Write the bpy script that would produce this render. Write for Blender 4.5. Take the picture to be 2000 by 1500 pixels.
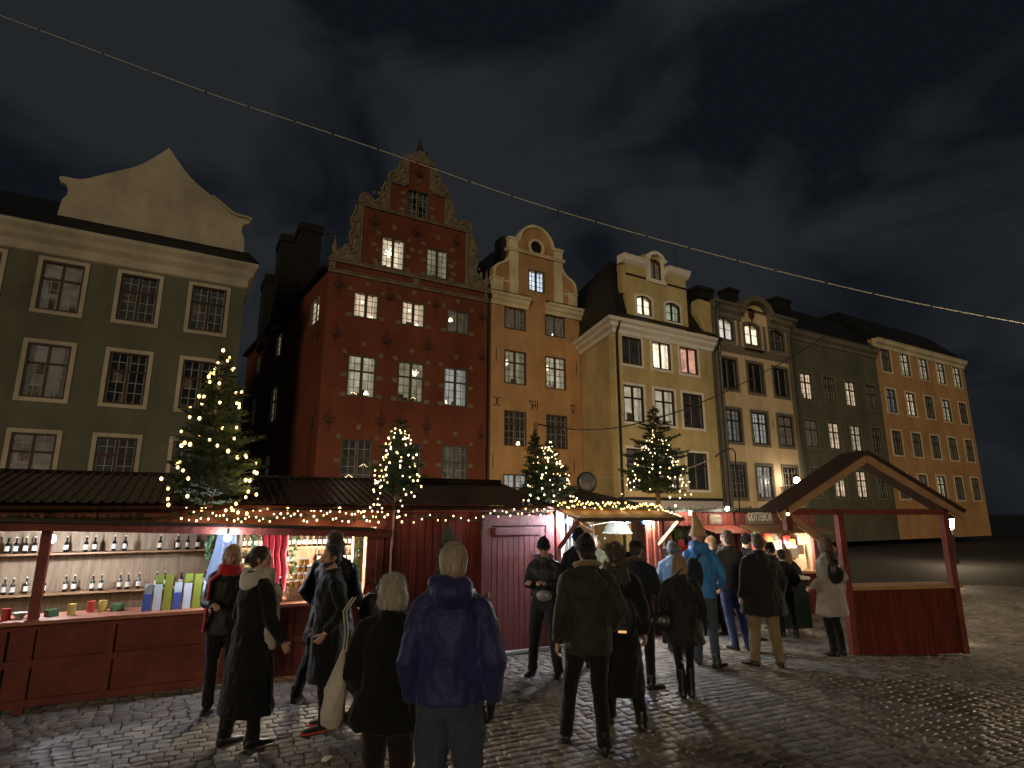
import bpy, bmesh, math, random
from mathutils import Vector, Matrix, noise, Euler
from mathutils.geometry import tessellate_polygon
R = math.radians
PI = math.pi
rnd = random.Random(7)
for o in list(bpy.data.objects): bpy.data.objects.remove(o)
SC = bpy.context.scene
COL = SC.collection

# ---------------------------------------------------------------- camera
PITCH = math.atan(250/1140); CH = 2.0
cd = bpy.data.cameras.new('camera'); cam = bpy.data.objects.new('camera', cd); COL.objects.link(cam)
cd.sensor_width = 36; cd.lens = 36*1140/2000; cd.clip_start = .05; cd.clip_end = 3000
cam.location = (0, 0, CH); cam.rotation_euler = (R(90)+PITCH, 0, 0)
SC.camera = cam

# ---------------------------------------------------------------- world: overcast night sky over a lit city
W = bpy.data.worlds.new('World'); SC.world = W; W.use_nodes = True
nt = W.node_tree; nt.nodes.clear()
def N(t, ty, **kw):
    n = t.nodes.new(ty)
    for k, v in kw.items():
        if k.startswith('i_'): n.inputs[int(k[2:])].default_value = v
        else: setattr(n, k, v)
    return n
tc = N(nt, 'ShaderNodeTexCoord'); mp = N(nt, 'ShaderNodeMapping'); mp.inputs['Scale'].default_value = (1, 1, 1.7)
nt.links.new(tc.outputs['Generated'], mp.inputs[0])
nz = N(nt, 'ShaderNodeTexNoise'); nz.inputs['Scale'].default_value = 3.0; nz.inputs['Detail'].default_value = 5; nz.inputs['Distortion'].default_value = .5
mp.inputs['Location'].default_value = (1.3, .4, 2.1)
nt.links.new(mp.outputs[0], nz.inputs[0])
cr = N(nt, 'ShaderNodeValToRGB'); e = cr.color_ramp.elements
e[0].position = .40; e[0].color = (.0050, .0064, .0092, 1); e[1].position = .56; e[1].color = (.0158, .0178, .0208, 1)
nt.links.new(nz.outputs[0], cr.inputs[0])
sky = N(nt, 'ShaderNodeTexSky'); sky.sky_type = 'NISHITA'; sky.sun_disc = False; sky.sun_elevation = R(-6); sky.sun_rotation = R(200)
mx = N(nt, 'ShaderNodeMixRGB', blend_type='ADD'); mx.inputs[0].default_value = .008
nt.links.new(cr.outputs[0], mx.inputs[1]); nt.links.new(sky.outputs[0], mx.inputs[2])
bg = N(nt, 'ShaderNodeBackground'); bg.inputs[1].default_value = 1.0
ou = N(nt, 'ShaderNodeOutputWorld'); nt.links.new(mx.outputs[0], bg.inputs[0]); nt.links.new(bg.outputs[0], ou.inputs[0])

# distant warm light of the square behind the camera: low, wide and soft
sd = bpy.data.lights.new('sun', 'SUN'); so = bpy.data.objects.new('sun', sd); COL.objects.link(so)
sd.energy = .64; sd.angle = R(13); sd.color = (1, .79, .50)
so.rotation_euler = Vector((.16, .96, -.19)).to_track_quat('-Z', 'Y').to_euler()
SC.view_settings.view_transform = 'Standard'; SC.view_settings.look = 'None'
SC.view_settings.exposure = 0; SC.view_settings.gamma = 1
SC.cycles.use_denoising = True
SC.cycles.sample_clamp_indirect = 2.5; SC.cycles.max_bounces = 6; SC.cycles.transparent_max_bounces = 12
SC.cycles.caustics_reflective = False; SC.cycles.caustics_refractive = False

# ---------------------------------------------------------------- materials
MATS = {}
def mat(name, col, rough=.8, bump=0, bscale=20, var=0, vscale=2, metal=0, emit=0, ecol=None, spec=.5, detail=4, stretch=(1, 1, 1), sheen=0, attr=None):
    if name in MATS: return MATS[name]
    m = bpy.data.materials.new(name); m.use_nodes = True; t = m.node_tree
    b = t.nodes['Principled BSDF']; MATS[name] = m
    b.inputs['Base Color'].default_value = (*col, 1); b.inputs['Roughness'].default_value = rough
    b.inputs['Metallic'].default_value = metal; b.inputs['Specular IOR Level'].default_value = spec
    if sheen: b.inputs['Sheen Weight'].default_value = sheen
    if emit:
        b.inputs['Emission Color'].default_value = (*(ecol or col), 1); b.inputs['Emission Strength'].default_value = emit
    if var or bump:
        c = N(t, 'ShaderNodeTexCoord'); mpp = N(t, 'ShaderNodeMapping'); mpp.inputs['Scale'].default_value = stretch
        t.links.new(c.outputs['Object'], mpp.inputs[0])
    if var:
        n = N(t, 'ShaderNodeTexNoise'); n.inputs['Scale'].default_value = vscale; n.inputs['Detail'].default_value = 6; n.inputs['Roughness'].default_value = .62
        t.links.new(mpp.outputs[0], n.inputs[0])
        r = N(t, 'ShaderNodeValToRGB'); r.color_ramp.elements[0].position = .3; r.color_ramp.elements[1].position = .7
        r.color_ramp.elements[0].color = (*[x*(1-var) for x in col], 1); r.color_ramp.elements[1].color = (*[min(1, x*(1+var)) for x in col], 1)
        t.links.new(n.outputs[0], r.inputs[0]); last = r.outputs[0]
        if attr:
            a = N(t, 'ShaderNodeAttribute', attribute_name=attr)
            mm = N(t, 'ShaderNodeMixRGB', blend_type='MULTIPLY'); mm.inputs[0].default_value = 1
            t.links.new(last, mm.inputs[1]); t.links.new(a.outputs['Color'], mm.inputs[2]); last = mm.outputs[0]
        t.links.new(last, b.inputs['Base Color'])
    if bump:
        n2 = N(t, 'ShaderNodeTexNoise'); n2.inputs['Scale'].default_value = bscale; n2.inputs['Detail'].default_value = detail
        t.links.new(mpp.outputs[0], n2.inputs[0])
        bp = N(t, 'ShaderNodeBump'); bp.inputs['Strength'].default_value = bump; bp.inputs['Distance'].default_value = .02
        t.links.new(n2.outputs[0], bp.inputs['Height']); t.links.new(bp.outputs[0], b.inputs['Normal'])
    return m
def emis(name, col, s, sample=True):
    if name in MATS: return MATS[name]
    m = bpy.data.materials.new(name); m.use_nodes = True; t = m.node_tree; t.nodes.clear()
    x = N(t, 'ShaderNodeEmission'); x.inputs[0].default_value = (*col, 1); x.inputs[1].default_value = s
    o = N(t, 'ShaderNodeOutputMaterial'); t.links.new(x.outputs[0], o.inputs[0]); MATS[name] = m
    if not sample: m.cycles.emission_sampling = 'NONE'
    return m
def room_mat(name, col, s, var=.5, scale=2.2):
    """the lit inside of a room, uneven with furniture and pictures"""
    if name in MATS: return MATS[name]
    m = bpy.data.materials.new(name); m.use_nodes = True; t = m.node_tree; t.nodes.clear(); MATS[name] = m
    c = N(t, 'ShaderNodeTexCoord'); n = N(t, 'ShaderNodeTexNoise'); n.inputs['Scale'].default_value = scale; n.inputs['Detail'].default_value = 3
    v = N(t, 'ShaderNodeTexVoronoi'); v.inputs['Scale'].default_value = 1.7; v.distance = 'CHEBYCHEV'
    t.links.new(c.outputs['Object'], n.inputs[0]); t.links.new(c.outputs['Object'], v.inputs[0])
    ma = N(t, 'ShaderNodeMath', operation='MULTIPLY_ADD'); ma.inputs[1].default_value = -.35
    t.links.new(v.outputs['Distance'], ma.inputs[0]); t.links.new(n.outputs[0], ma.inputs[2])
    r = N(t, 'ShaderNodeValToRGB'); r.color_ramp.elements[0].position = .15; r.color_ramp.elements[1].position = .5
    r.color_ramp.elements[0].color = (*[x*(1-var) for x in col], 1); r.color_ramp.elements[1].color = (*col, 1)
    t.links.new(ma.outputs[0], r.inputs[0])
    x = N(t, 'ShaderNodeEmission'); x.inputs[1].default_value = s; t.links.new(r.outputs[0], x.inputs[0])
    o = N(t, 'ShaderNodeOutputMaterial'); t.links.new(x.outputs[0], o.inputs[0]); m.cycles.emission_sampling = 'NONE'
    return m
def glass_mat():
    m = bpy.data.materials.new('window_glass'); m.use_nodes = True; t = m.node_tree; t.nodes.clear(); MATS['glass'] = m
    a = N(t, 'ShaderNodeBsdfTransparent'); g = N(t, 'ShaderNodeBsdfGlossy'); g.inputs['Roughness'].default_value = .22
    mxx = N(t, 'ShaderNodeMixShader'); mxx.inputs[0].default_value = .03
    t.links.new(a.outputs[0], mxx.inputs[1]); t.links.new(g.outputs[0], mxx.inputs[2])
    o = N(t, 'ShaderNodeOutputMaterial'); t.links.new(mxx.outputs[0], o.inputs[0])
    return m
GLASS = glass_mat()
def plaster(name, col):
    m = mat(name, col, .92, .4, 5, .20, .45, spec=.12, detail=9); t = m.node_tree; b = t.nodes['Principled BSDF']; l = b.inputs['Base Color'].links[0]; src = l.from_socket
    c = N(t, 'ShaderNodeTexCoord'); last = src
    for sc_, sx, lo, hi, f in ((.7, (1.6, 1.6, .22), .50, .72, .20), (.33, (1, 1, 1), .42, .66, .20), (9, (1, 1, 1), .5, .75, .14)):   # rain runs, broad patches, small spots
        mp_ = N(t, 'ShaderNodeMapping'); mp_.inputs['Scale'].default_value = sx; t.links.new(c.outputs['Object'], mp_.inputs[0])
        n = N(t, 'ShaderNodeTexNoise'); n.inputs['Scale'].default_value = sc_; n.inputs['Detail'].default_value = 7; n.inputs['Roughness'].default_value = .65; t.links.new(mp_.outputs[0], n.inputs[0])
        r = N(t, 'ShaderNodeValToRGB'); r.color_ramp.elements[0].position = lo; r.color_ramp.elements[1].position = hi; r.color_ramp.elements[0].color = (1, 1, 1, 1); r.color_ramp.elements[1].color = (1-f, 1-f*1.05, 1-f*1.1, 1)
        t.links.new(n.outputs[0], r.inputs[0]); mm = N(t, 'ShaderNodeMixRGB', blend_type='MULTIPLY'); mm.inputs[0].default_value = 1; t.links.new(last, mm.inputs[1]); t.links.new(r.outputs[0], mm.inputs[2]); last = mm.outputs[0]
    t.links.new(last, b.inputs['Base Color']); return m
M_RED = plaster('red_plaster', (.185, .058, .034)); M_ORG = plaster('orange_plaster', (.56, .325, .155)); M_YEL = plaster('yellow_plaster', (.66, .52, .26))
M_BEI = plaster('beige_plaster', (.74, .56, .36)); M_GRN = plaster('green_plaster', (.135, .135, .10)); M_CRM = plaster('cream_stucco', (.48, .43, .33))
M_GRY = plaster('grey_stucco', (.20, .18, .14)); M_WHT = mat('white_stucco', (.88, .83, .74), .8, .15, 8, .1, 1.5)
M_LST = mat('limestone', (.185, .145, .095), .9, .8, 9, .4, 3)
M_TAN = plaster('tan_stucco', (.85, .73, .50))
M_ROOF = mat('black_sheet_metal_roof', (.010, .010, .010), .6, .2, 4, .3, 2)
M_CHIM = mat('sooty_brick', (.012, .011, .011), .9, .4, 12, .3, 3)
M_IRON = mat('black_iron', (.022, .016, .014), .6, .2, 20)
M_OLIVE = mat('olive_window_paint', (.075, .062, .038), .55, .1, 30)
M_BROWN = mat('brown_window_paint', (.045, .020, .013), .5, .1, 30)
M_BARS = mat('pale_window_bars', (.32, .30, .25), .6)
M_PIPE = mat('dark_downpipe', (.016, .012, .011), .45)
M_PIPEG = mat('green_grey_downpipe', (.05, .055, .045), .45)
M_BOARD = mat('falu_red_boards', (.115, .020, .014), .75, .6, 12, .45, 2.5, stretch=(7, 7, .5), spec=.25)
M_BOARDL = mat('red_painted_trim', (.150, .030, .020), .7, .5, 14, .4, 3, stretch=(1, 1, 1))
M_DOORP = mat('plum_red_boards', (.165, .045, .048), .6, .5, 14, .3, 3, stretch=(5, 5, .8))
M_CORR = mat('corrugated_brown_metal', (.050, .036, .028), .24, .12, 10, .3, 4, metal=.6)
M_WOOD = mat('warm_planed_wood', (.36, .20, .10), .6, .3, 12, .25, 4, stretch=(1, 6, 1))
M_AWN = mat('brown_boarded_awning', (.20, .105, .05), .6, .4, 12, .35, 5, stretch=(8, .6, 1))
M_AWNR = mat('red_boarded_awning', (.26, .06, .035), .6, .4, 12, .3, 5, stretch=(8, .6, 1))
M_FIR = mat('fir_needles', (.032, .060, .022), .75, 0, 1, .5, 9)
M_FIRB = mat('bluish_fir_needles', (.028, .060, .045), .7, 0, 1, .5, 9)
M_BARK = mat('bark', (.13, .085, .05), .9, .5, 30)
M_WIRE = mat('pale_cable', (.62, .55, .44), .5)
M_BLKC = mat('black_cable', (.012, .012, .012), .5)
M_POLE = mat('weathered_pole', (.30, .19, .11), .7, .2, 20)
M_BULB = emis('warm_bulb', (1, .66, .26), 6, False)
M_BULBW = emis('amber_bulb', (1, .58, .18), 8, False)
M_BULBC = emis('pale_bulb', (1, .74, .36), 6.5, False)
M_GLOBE = emis('cool_globe', (.80, .87, 1), 900)
M_GLOBEW = emis('warm_globe', (1, .84, .64), 800)
M_GLOBED = emis('amber_globe', (1, .7, .35), 14)

# ---------------------------------------------------------------- frames, mesh builder
class Fr:
    """upright plane through (ox, oy) running to compass angle az; x along it, y behind it, z up"""
    def __init__(s, ox, oy, az, oz=0):
        s.o = Vector((ox, oy, oz)); a = R(az); s.az = az
        s.d = Vector((math.sin(a), math.cos(a), 0)); s.n = Vector((-math.cos(a), math.sin(a), 0))
        s.M = Matrix(((s.d.x, s.n.x, 0, ox), (s.d.y, s.n.y, 0, oy), (0, 0, 1, oz), (0, 0, 0, 1)))
    def p(s, x, y, z): return s.M @ Vector((x, y, z))
    def at(s, x, y=0, z=0, rz=0): return s.M @ Matrix.Translation((x, y, z)) @ Matrix.Rotation(rz, 4, 'Z')
    def hit(s, px, py, off=0):
        r = ray(px, py); k = (s.o.dot(s.n)+off)/r.dot(s.n); q = Vector((0, 0, CH))+r*k
        l = q-s.o; return l.dot(s.d), l.z
def ray(px, py):
    u = (px-1000)/1140; v = (750-py)/1140
    return Vector((u, math.cos(PITCH)-v*math.sin(PITCH), math.sin(PITCH)+v*math.cos(PITCH)))
def at(px, py, Y):
    r = ray(px, py); return Vector((0, 0, CH))+r*(Y/r.y)
I4 = Matrix.Identity(4)
WM = {}
class MB:
    def __init__(s, M=I4): s.v = []; s.f = []; s.M = M; s.mi = []; s.cur = 0; s.ca = []
    def add(s, vs, fs, M=None):
        b = len(s.v); T = s.M @ M if M is not None else s.M
        s.v += [T @ Vector(q) for q in vs]; s.f += [tuple(i+b for i in f) for f in fs]; s.mi += [s.cur]*len(fs)
    def box(s, x0, x1, y0, y1, z0, z1, M=None):
        s.add([(x0,y0,z0),(x1,y0,z0),(x1,y1,z0),(x0,y1,z0),(x0,y0,z1),(x1,y0,z1),(x1,y1,z1),(x0,y1,z1)],
              [(0,3,2,1),(4,5,6,7),(0,1,5,4),(1,2,6,5),(2,3,7,6),(3,0,4,7)], M)
    def beam(s, a, b, w, h, up=Vector((0, 0, 1))):
        a = Vector(a); b = Vector(b); d = (b-a); L = d.length; d.normalize(); x = d.cross(up)
        if x.length < 1e-4: x = d.cross(Vector((0, 1, 0)))
        x.normalize(); u = x.cross(d)
        T = Matrix((( x.x, d.x, u.x, a.x), (x.y, d.y, u.y, a.y), (x.z, d.z, u.z, a.z), (0, 0, 0, 1)))
        s.box(-w/2, w/2, 0, L, -h/2, h/2, T)
    def tube(s, pts, rad, n=8, cap=True, flat=None):
        """tapered tube along pts; rad number, list, or list of (rx, ry) pairs; flat = side axis"""
        pts = [Vector(p) for p in pts]; m = len(pts)
        rr = rad if isinstance(rad, (list, tuple)) else [rad]*m
        rings = []; prev = None; vs = []; fs = []
        for i, p in enumerate(pts):
            t = (pts[min(i+1, m-1)]-pts[max(i-1, 0)])
            if t.length < 1e-9: t = Vector((0, 0, 1))
            t.normalize()
            if flat is not None: x = Vector(flat)-t*Vector(flat).dot(t)
            elif prev is None:
                x = t.cross(Vector((0, 0, 1)))
                if x.length < .1: x = Vector((1, 0, 0))
            else: x = prev-t*prev.dot(t)
            x.normalize(); prev = x; y = t.cross(x)
            rx, ry = rr[i] if isinstance(rr[i], (tuple, list)) else (rr[i], rr[i])
            for k in range(n):
                a = 2*PI*k/n; vs.append(p+x*(rx*math.cos(a))+y*(ry*math.sin(a)))
        for i in range(m-1):
            for k in range(n):
                k2 = (k+1) % n; fs.append((i*n+k, i*n+k2, (i+1)*n+k2, (i+1)*n+k))
        if cap: fs.append(tuple(range(n))[::-1]); fs.append(tuple(range((m-1)*n, m*n)))
        s.add(vs, fs)
    def ball(s, c, r, nu=10, nv=7, M=None):
        r = r if isinstance(r, (tuple, list)) else (r, r, r); c = Vector(c)
        T = M or I4; vs = [c+T @ Vector((0, 0, r[2]))]; fs = []
        for j in range(1, nv):
            ph = PI*j/nv
            for k in range(nu):
                a = 2*PI*k/nu; vs.append(c+T @ Vector((r[0]*math.sin(ph)*math.cos(a), r[1]*math.sin(ph)*math.sin(a), r[2]*math.cos(ph))))
        vs.append(c+T @ Vector((0, 0, -r[2]))); e = len(vs)-1
        for k in range(nu):
            k2 = (k+1) % nu; fs.append((0, 1+k, 1+k2)); fs.append((e, e-nu+k2, e-nu+k))
            for j in range(nv-2): b = 1+j*nu; fs.append((b+k, b+nu+k, b+nu+k2, b+k2))
        s.add(vs, fs)
    def prism(s, poly, y0, y1, holes=(), back=False, sides=True):
        """flat outline in the x-z plane with holes, front face at y0, thickness to y1"""
        loops = [poly]+list(holes); vl = [[Vector((a, b, 0)) for a, b in l] for l in loops]
        tris = tessellate_polygon(vl); flat = [q for l in loops for q in l]
        def tri(y, flip):
            out = []
            for t in tris:
                a, b, c = [flat[i] for i in t]
                ar = (b[0]-a[0])*(c[1]-a[1])-(c[0]-a[0])*(b[1]-a[1])
                t = tuple(t) if ar > 0 else tuple(t)[::-1]
                out.append(t[::-1] if flip else t)
            s.add([(a, y, b) for a, b in flat], out)
        tri(y0, False)
        if back: tri(y1, True)
        if sides:
            for li, l in enumerate(loops):
                ar = sum(l[i][0]*l[(i+1) % len(l)][1]-l[(i+1) % len(l)][0]*l[i][1] for i in range(len(l)))
                if (ar < 0) != (li > 0): l = l[::-1]
                n = len(l); vs = [(a, y0, b) for a, b in l]+[(a, y1, b) for a, b in l]
                s.add(vs, [((i+1) % n, i, n+i, n+(i+1) % n) for i in range(n)])
    def profile(s, prof, path):
        """sweep an (out, z) profile along a list of (x, y, nx, ny) points: cornices"""
        m = len(prof); vs = []
        for x, y, nx, ny in path: vs += [(x+nx*o, y+ny*o, z) for o, z in prof]
        fs = []
        for i in range(len(path)-1):
            for k in range(m-1): fs.append((i*m+k, (i+1)*m+k, (i+1)*m+k+1, i*m+k+1))
        fs.append(tuple(range(m))); fs.append(tuple(range((len(path)-1)*m, len(path)*m))[::-1])
        s.add(vs, fs)
def mesh_of(mb, name, inv, mats, smooth):
    me = bpy.data.meshes.new(name); me.from_pydata([inv @ q for q in mb.v], [], mb.f)
    for m in (mats if isinstance(mats, (list, tuple)) else [mats]): me.materials.append(m)
    if any(mb.mi): me.polygons.foreach_set('material_index', mb.mi)
    if smooth: me.polygons.foreach_set('use_smooth', [True]*len(me.polygons))
    me.update(); return me
def tag(o, label=None, cat=None, group=None, kind=None):
    for k, v in (('label', label), ('category', cat), ('group', group), ('kind', kind)):
        if v: o[k] = v
    return o
def thing(name, label, cat, M, group=None):
    o = bpy.data.objects.new(name, None); COL.objects.link(o); o.empty_display_size = .2
    o.matrix_world = M; WM[o.name] = M.copy(); return tag(o, label, cat, group)
def part(name, mb, m, parent, smooth=False, label=None, kind=None):
    me = mesh_of(mb, name, WM[parent.name].inverted(), m, smooth)
    o = bpy.data.objects.new(name, me); COL.objects.link(o); o.parent = parent; WM[o.name] = WM[parent.name]
    return tag(o, label, kind=kind)
def solo(name, mb, m, label, cat, M=I4, group=None, kind=None, smooth=False):
    """a thing that is one mesh, origin at M"""
    me = mesh_of(mb, name, M.inverted(), m, smooth); o = bpy.data.objects.new(name, me); COL.objects.link(o)
    o.matrix_world = M; WM[o.name] = M.copy(); return tag(o, label, cat, group, kind)
def copy_tree(o, M=None, parent=None, label=None):
    c = o.copy(); COL.objects.link(c); c.parent = parent
    if M is not None: c.matrix_world = M; WM[c.name] = M.copy()
    else: WM[c.name] = WM[parent.name]
    if label: c['label'] = label
    for ch in list(o.children): copy_tree(ch, None, c)
    return c
def T(p, rz=0): return Matrix.Translation(p) @ Matrix.Rotation(rz, 4, 'Z')
def sstep(a, b, x): x = max(0, min(1, (x-a)/(b-a))); return x*x*(3-2*x)
def gz(x, y): return -.42*sstep(9.6, 15.5, x*.5+y*.87)

# ---------------------------------------------------------------- ground
FT = Fr(-.11, 9.1, 62)          # the line of the stalls
FR = Fr(-9.39, 28, 59.7)        # red and orange fronts
FS = Fr(-9.39, 28, -34.4)       # the red house's wall along the alley
FY = Fr(5.67, 31.26, 59.5)      # yellow and beige fronts
def build_ground():
    mb = MB(); X = [-400, -150, -60]+[-30+i*1.5 for i in range(64)]+[110, 200, 500]; Yv = [-60, -20, -4]+[i*1.5-1 for i in range(40)]+[90, 180, 600]
    vs = [(x, y, gz(x, y)-.035) for y in Yv for x in X]; n = len(X)
    mb.add(vs, [(j*n+i, j*n+i+1, (j+1)*n+i+1, (j+1)*n+i) for j in range(len(Yv)-1) for i in range(n-1)])
    m = mat('dark_joint_sand', (.030, .027, .024), .8, .6, 30, .3, 3)
    solo('ground', mb, m, None, None, kind='structure')
    # setts: rows parallel to the stalls, each stone a bevelled pillow with its own tilt
    fr = Fr(-.11, 9.1, 64); rg = random.Random(3); V = []; F = []; C = []
    y = -9.5
    while y < 12:
        rw = rg.uniform(.100, .122); x = -16+rg.random()*.2
        while x < 20:
            w = rg.uniform(.105, .185); c = fr.p(x+w/2, y+rw/2, 0)
            if 2.2 < c.y < 21 and abs(c.x) < 1.05*c.y+1.2:
                b = len(V); g = .007*rg.random()-.003; tx = rg.uniform(-.012, .012); ty = rg.uniform(-.014, .014); wv = .025*noise.noise(Vector((c.x*.5, c.y*.5, 0)))
                zz = gz(c.x, c.y)+wv
                for ins, dz in ((.002, -.030), (.006, -.006), (.019, .001)):
                    for sx, sy in ((0, 0), (1, 0), (1, 1), (0, 1)):
                        q = fr.p(x+(w-ins if sx else ins)+rg.uniform(-.004, .004)+.05*noise.noise(Vector((x*.3, y*.6, 1))), y+(rw-ins if sy else ins)+rg.uniform(-.004, .004)+.10*noise.noise(Vector((x*.35, y*.3, 5))), 0)
                        V.append((q.x, q.y, zz+dz+g+tx*(sx-.5)*2*(dz > -.03)*.3+ty*(sy-.5)*2*(dz > -.03)*.3))
                for lv in (0, 4):
                    for k in range(4): F.append((b+lv+k, b+lv+(k+1) % 4, b+lv+4+(k+1) % 4, b+lv+4+k))
                F.append((b+8, b+9, b+10, b+11)); C += [rg.uniform(.62, 1.2)]*9
            x += w
        y += rw
    me = bpy.data.meshes.new('cobblestones'); me.from_pydata(V, [], F)
    ca = me.color_attributes.new('tone', 'FLOAT_COLOR', 'CORNER'); arr = []
    for p, c in zip(me.polygons, C): arr += [c, c*.98, c*.95, 1]*p.loop_total
    ca.data.foreach_set('color', arr)
    me.polygons.foreach_set('use_smooth', [True]*len(me.polygons))
    m = mat('worn_damp_setts', (.205, .186, .166), .58, .6, 30, .35, 2.2, spec=.42, attr='tone', detail=6)
    t = m.node_tree; c = N(t, 'ShaderNodeTexCoord'); n = N(t, 'ShaderNodeTexNoise'); n.inputs['Scale'].default_value = .55; n.inputs['Detail'].default_value = 5; t.links.new(c.outputs['Object'], n.inputs[0])
    r = N(t, 'ShaderNodeMapRange'); r.inputs[1].default_value = .38; r.inputs[2].default_value = .62; r.inputs[3].default_value = .36; r.inputs[4].default_value = .75; t.links.new(n.outputs[0], r.inputs[0]); t.links.new(r.outputs[0], t.nodes['Principled BSDF'].inputs['Roughness'])
    me.materials.append(m); o = bpy.data.objects.new('cobblestones', me); COL.objects.link(o); o['kind'] = 'structure'
build_ground()

# ---------------------------------------------------------------- windows
ROOMS = {  # interior light: colour, strength
 'cream': ((1, .82, .56), .95), 'pink': ((1, .76, .52), .80), 'beige': ((.92, .82, .56), .50), 'olive': ((.75, .68, .42), .30), 'dim': ((.60, .50, .36), .11),
 'dark': ((.45, .40, .32), .035), 'grey': ((.80, .78, .72), .16), 'cool': ((.78, .90, 1), 1.1), 'rose': ((1, .50, .36), .75), 'green': ((.72, .85, .55), .42),
 'black': ((.4, .35, .3), .012), 'hot': ((1, .84, .60), 1.6), 'white': ((1, .93, .8), .75), 'silver': ((.86, .84, .76), .38)}
for k, (c, s) in ROOMS.items(): room_mat('room_'+k, c, s)
def curve_top(x0, x1, z0, z1, rise, n=8):
    if not rise: return [(x0, z0), (x1, z0), (x1, z1), (x0, z1)]
    top = [(x1-(x1-x0)*i/n, z1-rise+rise*(1-(2*i/n-1)**2)) for i in range(n+1)]
    return [(x0, z0), (x1, z0)]+top
def ring_prism(mb, a, b, y0, y1):
    n = len(a); vs = [(p[0], y0, p[1]) for p in a]+[(p[0], y0, p[1]) for p in b]+[(p[0], y1, p[1]) for p in a]+[(p[0], y1, p[1]) for p in b]; fs = []
    for i in range(n):
        j = (i+1) % n; fs += [(i, j, n+j, n+i), (j, i, 2*n+i, 2*n+j), (n+i, n+j, 3*n+j, 3*n+i)]
    mb.add(vs, fs)
def star(mb, c, r, pts=14, seed=1):
    g = random.Random(seed)
    for i in range(pts):
        ph = math.acos(1-2*(i+.5)/pts); a = i*2.4; d = Vector((math.sin(ph)*math.cos(a), math.sin(ph)*math.sin(a), math.cos(ph)))
        mb.tube([Vector(c), Vector(c)+d*r*g.uniform(.75, 1)], [r*.2, r*.015], 4)
def window(b, F, x0, x1, z0, z1, room, cols=4, rows=(2, 3), split=.36, rise=0, frame=None, bars=None, casing=None, cw=.12, wy=.10, items=(), stone=None, label=None, mull=.05, fw=.07, curtain=None):
    """one window with frame, glazing bars, glass and the room behind it; returns the hole"""
    frame = frame or M_OLIVE; w = x1-x0; h = z1-z0; g = rnd
    out = curve_top(x0, x1, z0, z1, rise); inn = curve_top(x0+fw, x1-fw, z0+fw, z1-fw, rise)
    mb = MB(F.M); ring_prism(mb, out, inn, wy-.10, wy+.06); xm = (x0+x1)/2
    mb.box(xm-mull, xm+mull, wy-.03, wy+.05, z0+fw, z1-fw-.001)
    zs = z1-h*split if rows[0] else None
    if zs: mb.box(x0+fw, x1-fw, wy-.04, wy+.04, zs-.045, zs+.045)
    win = part('window', mb, frame, b, label=label)
    mb = MB(F.M); t = .013
    lites = [(x0+fw, xm-mull), (xm+mull, x1-fw)]
    segs = ([(zs+.045, z1-fw, rows[0])] if zs else [])+[(z0+fw, (zs-.045) if zs else z1-fw, rows[1])]
    for a, c in lites:
        for za, zb, nr in segs:
            zb2 = zb
            mb.box(a, a+.028, wy-.012, wy+.03, za, zb2); mb.box(c-.028, c, wy-.012, wy+.03, za, zb2)
            nc = max(1, cols//2)
            for i in range(1, nc): q = a+(c-a)*i/nc; mb.box(q-t, q+t, wy, wy+.025, za, zb2)
            for i in range(1, nr): q = za+(zb-za)*i/nr; mb.box(a, c, wy-.001, wy+.024, q-t, q+t)
    part('glazing_bars', mb, bars or (M_BARS if room in ('dark', 'black', 'dim') else M_OLIVE), win)  # light put into bar colour: pale before dark rooms, dark before lit ones
    mb = MB(F.M); mb.prism(curve_top(x0+fw, x1-fw, z0+fw, z1-fw, rise), wy+.032, wy+.036, sides=False); part('pane', mb, GLASS, win)
    # the room
    D = wy+1.1; mb = MB(F.M); a, c, l, u = x0+.02, x1-.02, z0+.02, z1+.001
    mb.add([(a, wy+.07, l), (c, wy+.07, l), (c, D, l), (a, D, l), (a, wy+.07, u), (c, wy+.07, u), (c, D, u), (a, D, u)], [(0, 1, 2, 3), (4, 7, 6, 5), (3, 2, 6, 7), (0, 3, 7, 4), (1, 5, 6, 2)])
    part('room', mb, MATS['room_'+room], win)
    dk = MATS.get('room_things') or room_mat('room_things', (.35, .22, .13), .10, .7, 5)  # furniture emits faintly too, in place of lamplight falling on it
    mb = MB(F.M); rg = random.Random(int((x0*31+z0*17)*10))
    for _ in range(3):
        q = rg.uniform(a+.05, c-.3); hh = rg.uniform(.10, .34)*h; ww = rg.uniform(.1, .4); yy = rg.uniform(.5, .9)
        mb.box(q, min(c-.02, q+ww), wy+yy, wy+yy+.08, l+.01, l+hh)
    mb.box(a+.1, a+.45, D-.06, D-.02, u-.5*h, u-.25*h)
    for _ in range(9): q = rg.uniform(a+.08, c-.08); mb.tube([(q, wy+.2, l), (q+rg.uniform(-.08, .08), wy+.2, l+rg.uniform(.1, .32))], [.03, .004], 4)
    part('furniture', mb, dk, win)
    if curtain is None: curtain = rg.random() < .55
    if curtain and room not in ('black', 'dark'):
        mb = MB(F.M)
        for sg, q in ((1, a), (-1, c)):
            wv = [(q+sg*(.012+.02*i), wy+.16+.02*math.sin(i*2.1)) for i in range(int(w*.17/.02))]
            vs = [(p[0], p[1], l) for p in wv]+[(p[0], p[1], u-.03) for p in wv]; n = len(wv)
            mb.add(vs, [(i, i+1, n+i+1, n+i) for i in range(n-1)])
        cm = room_mat('curtain_'+room, [x*.9 for x in ROOMS[room][0]], ROOMS[room][1]*.62, .35, 6); part('curtain', mb, cm, win)  # curtains emit weaker than their room, as lamplight showing through
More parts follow.
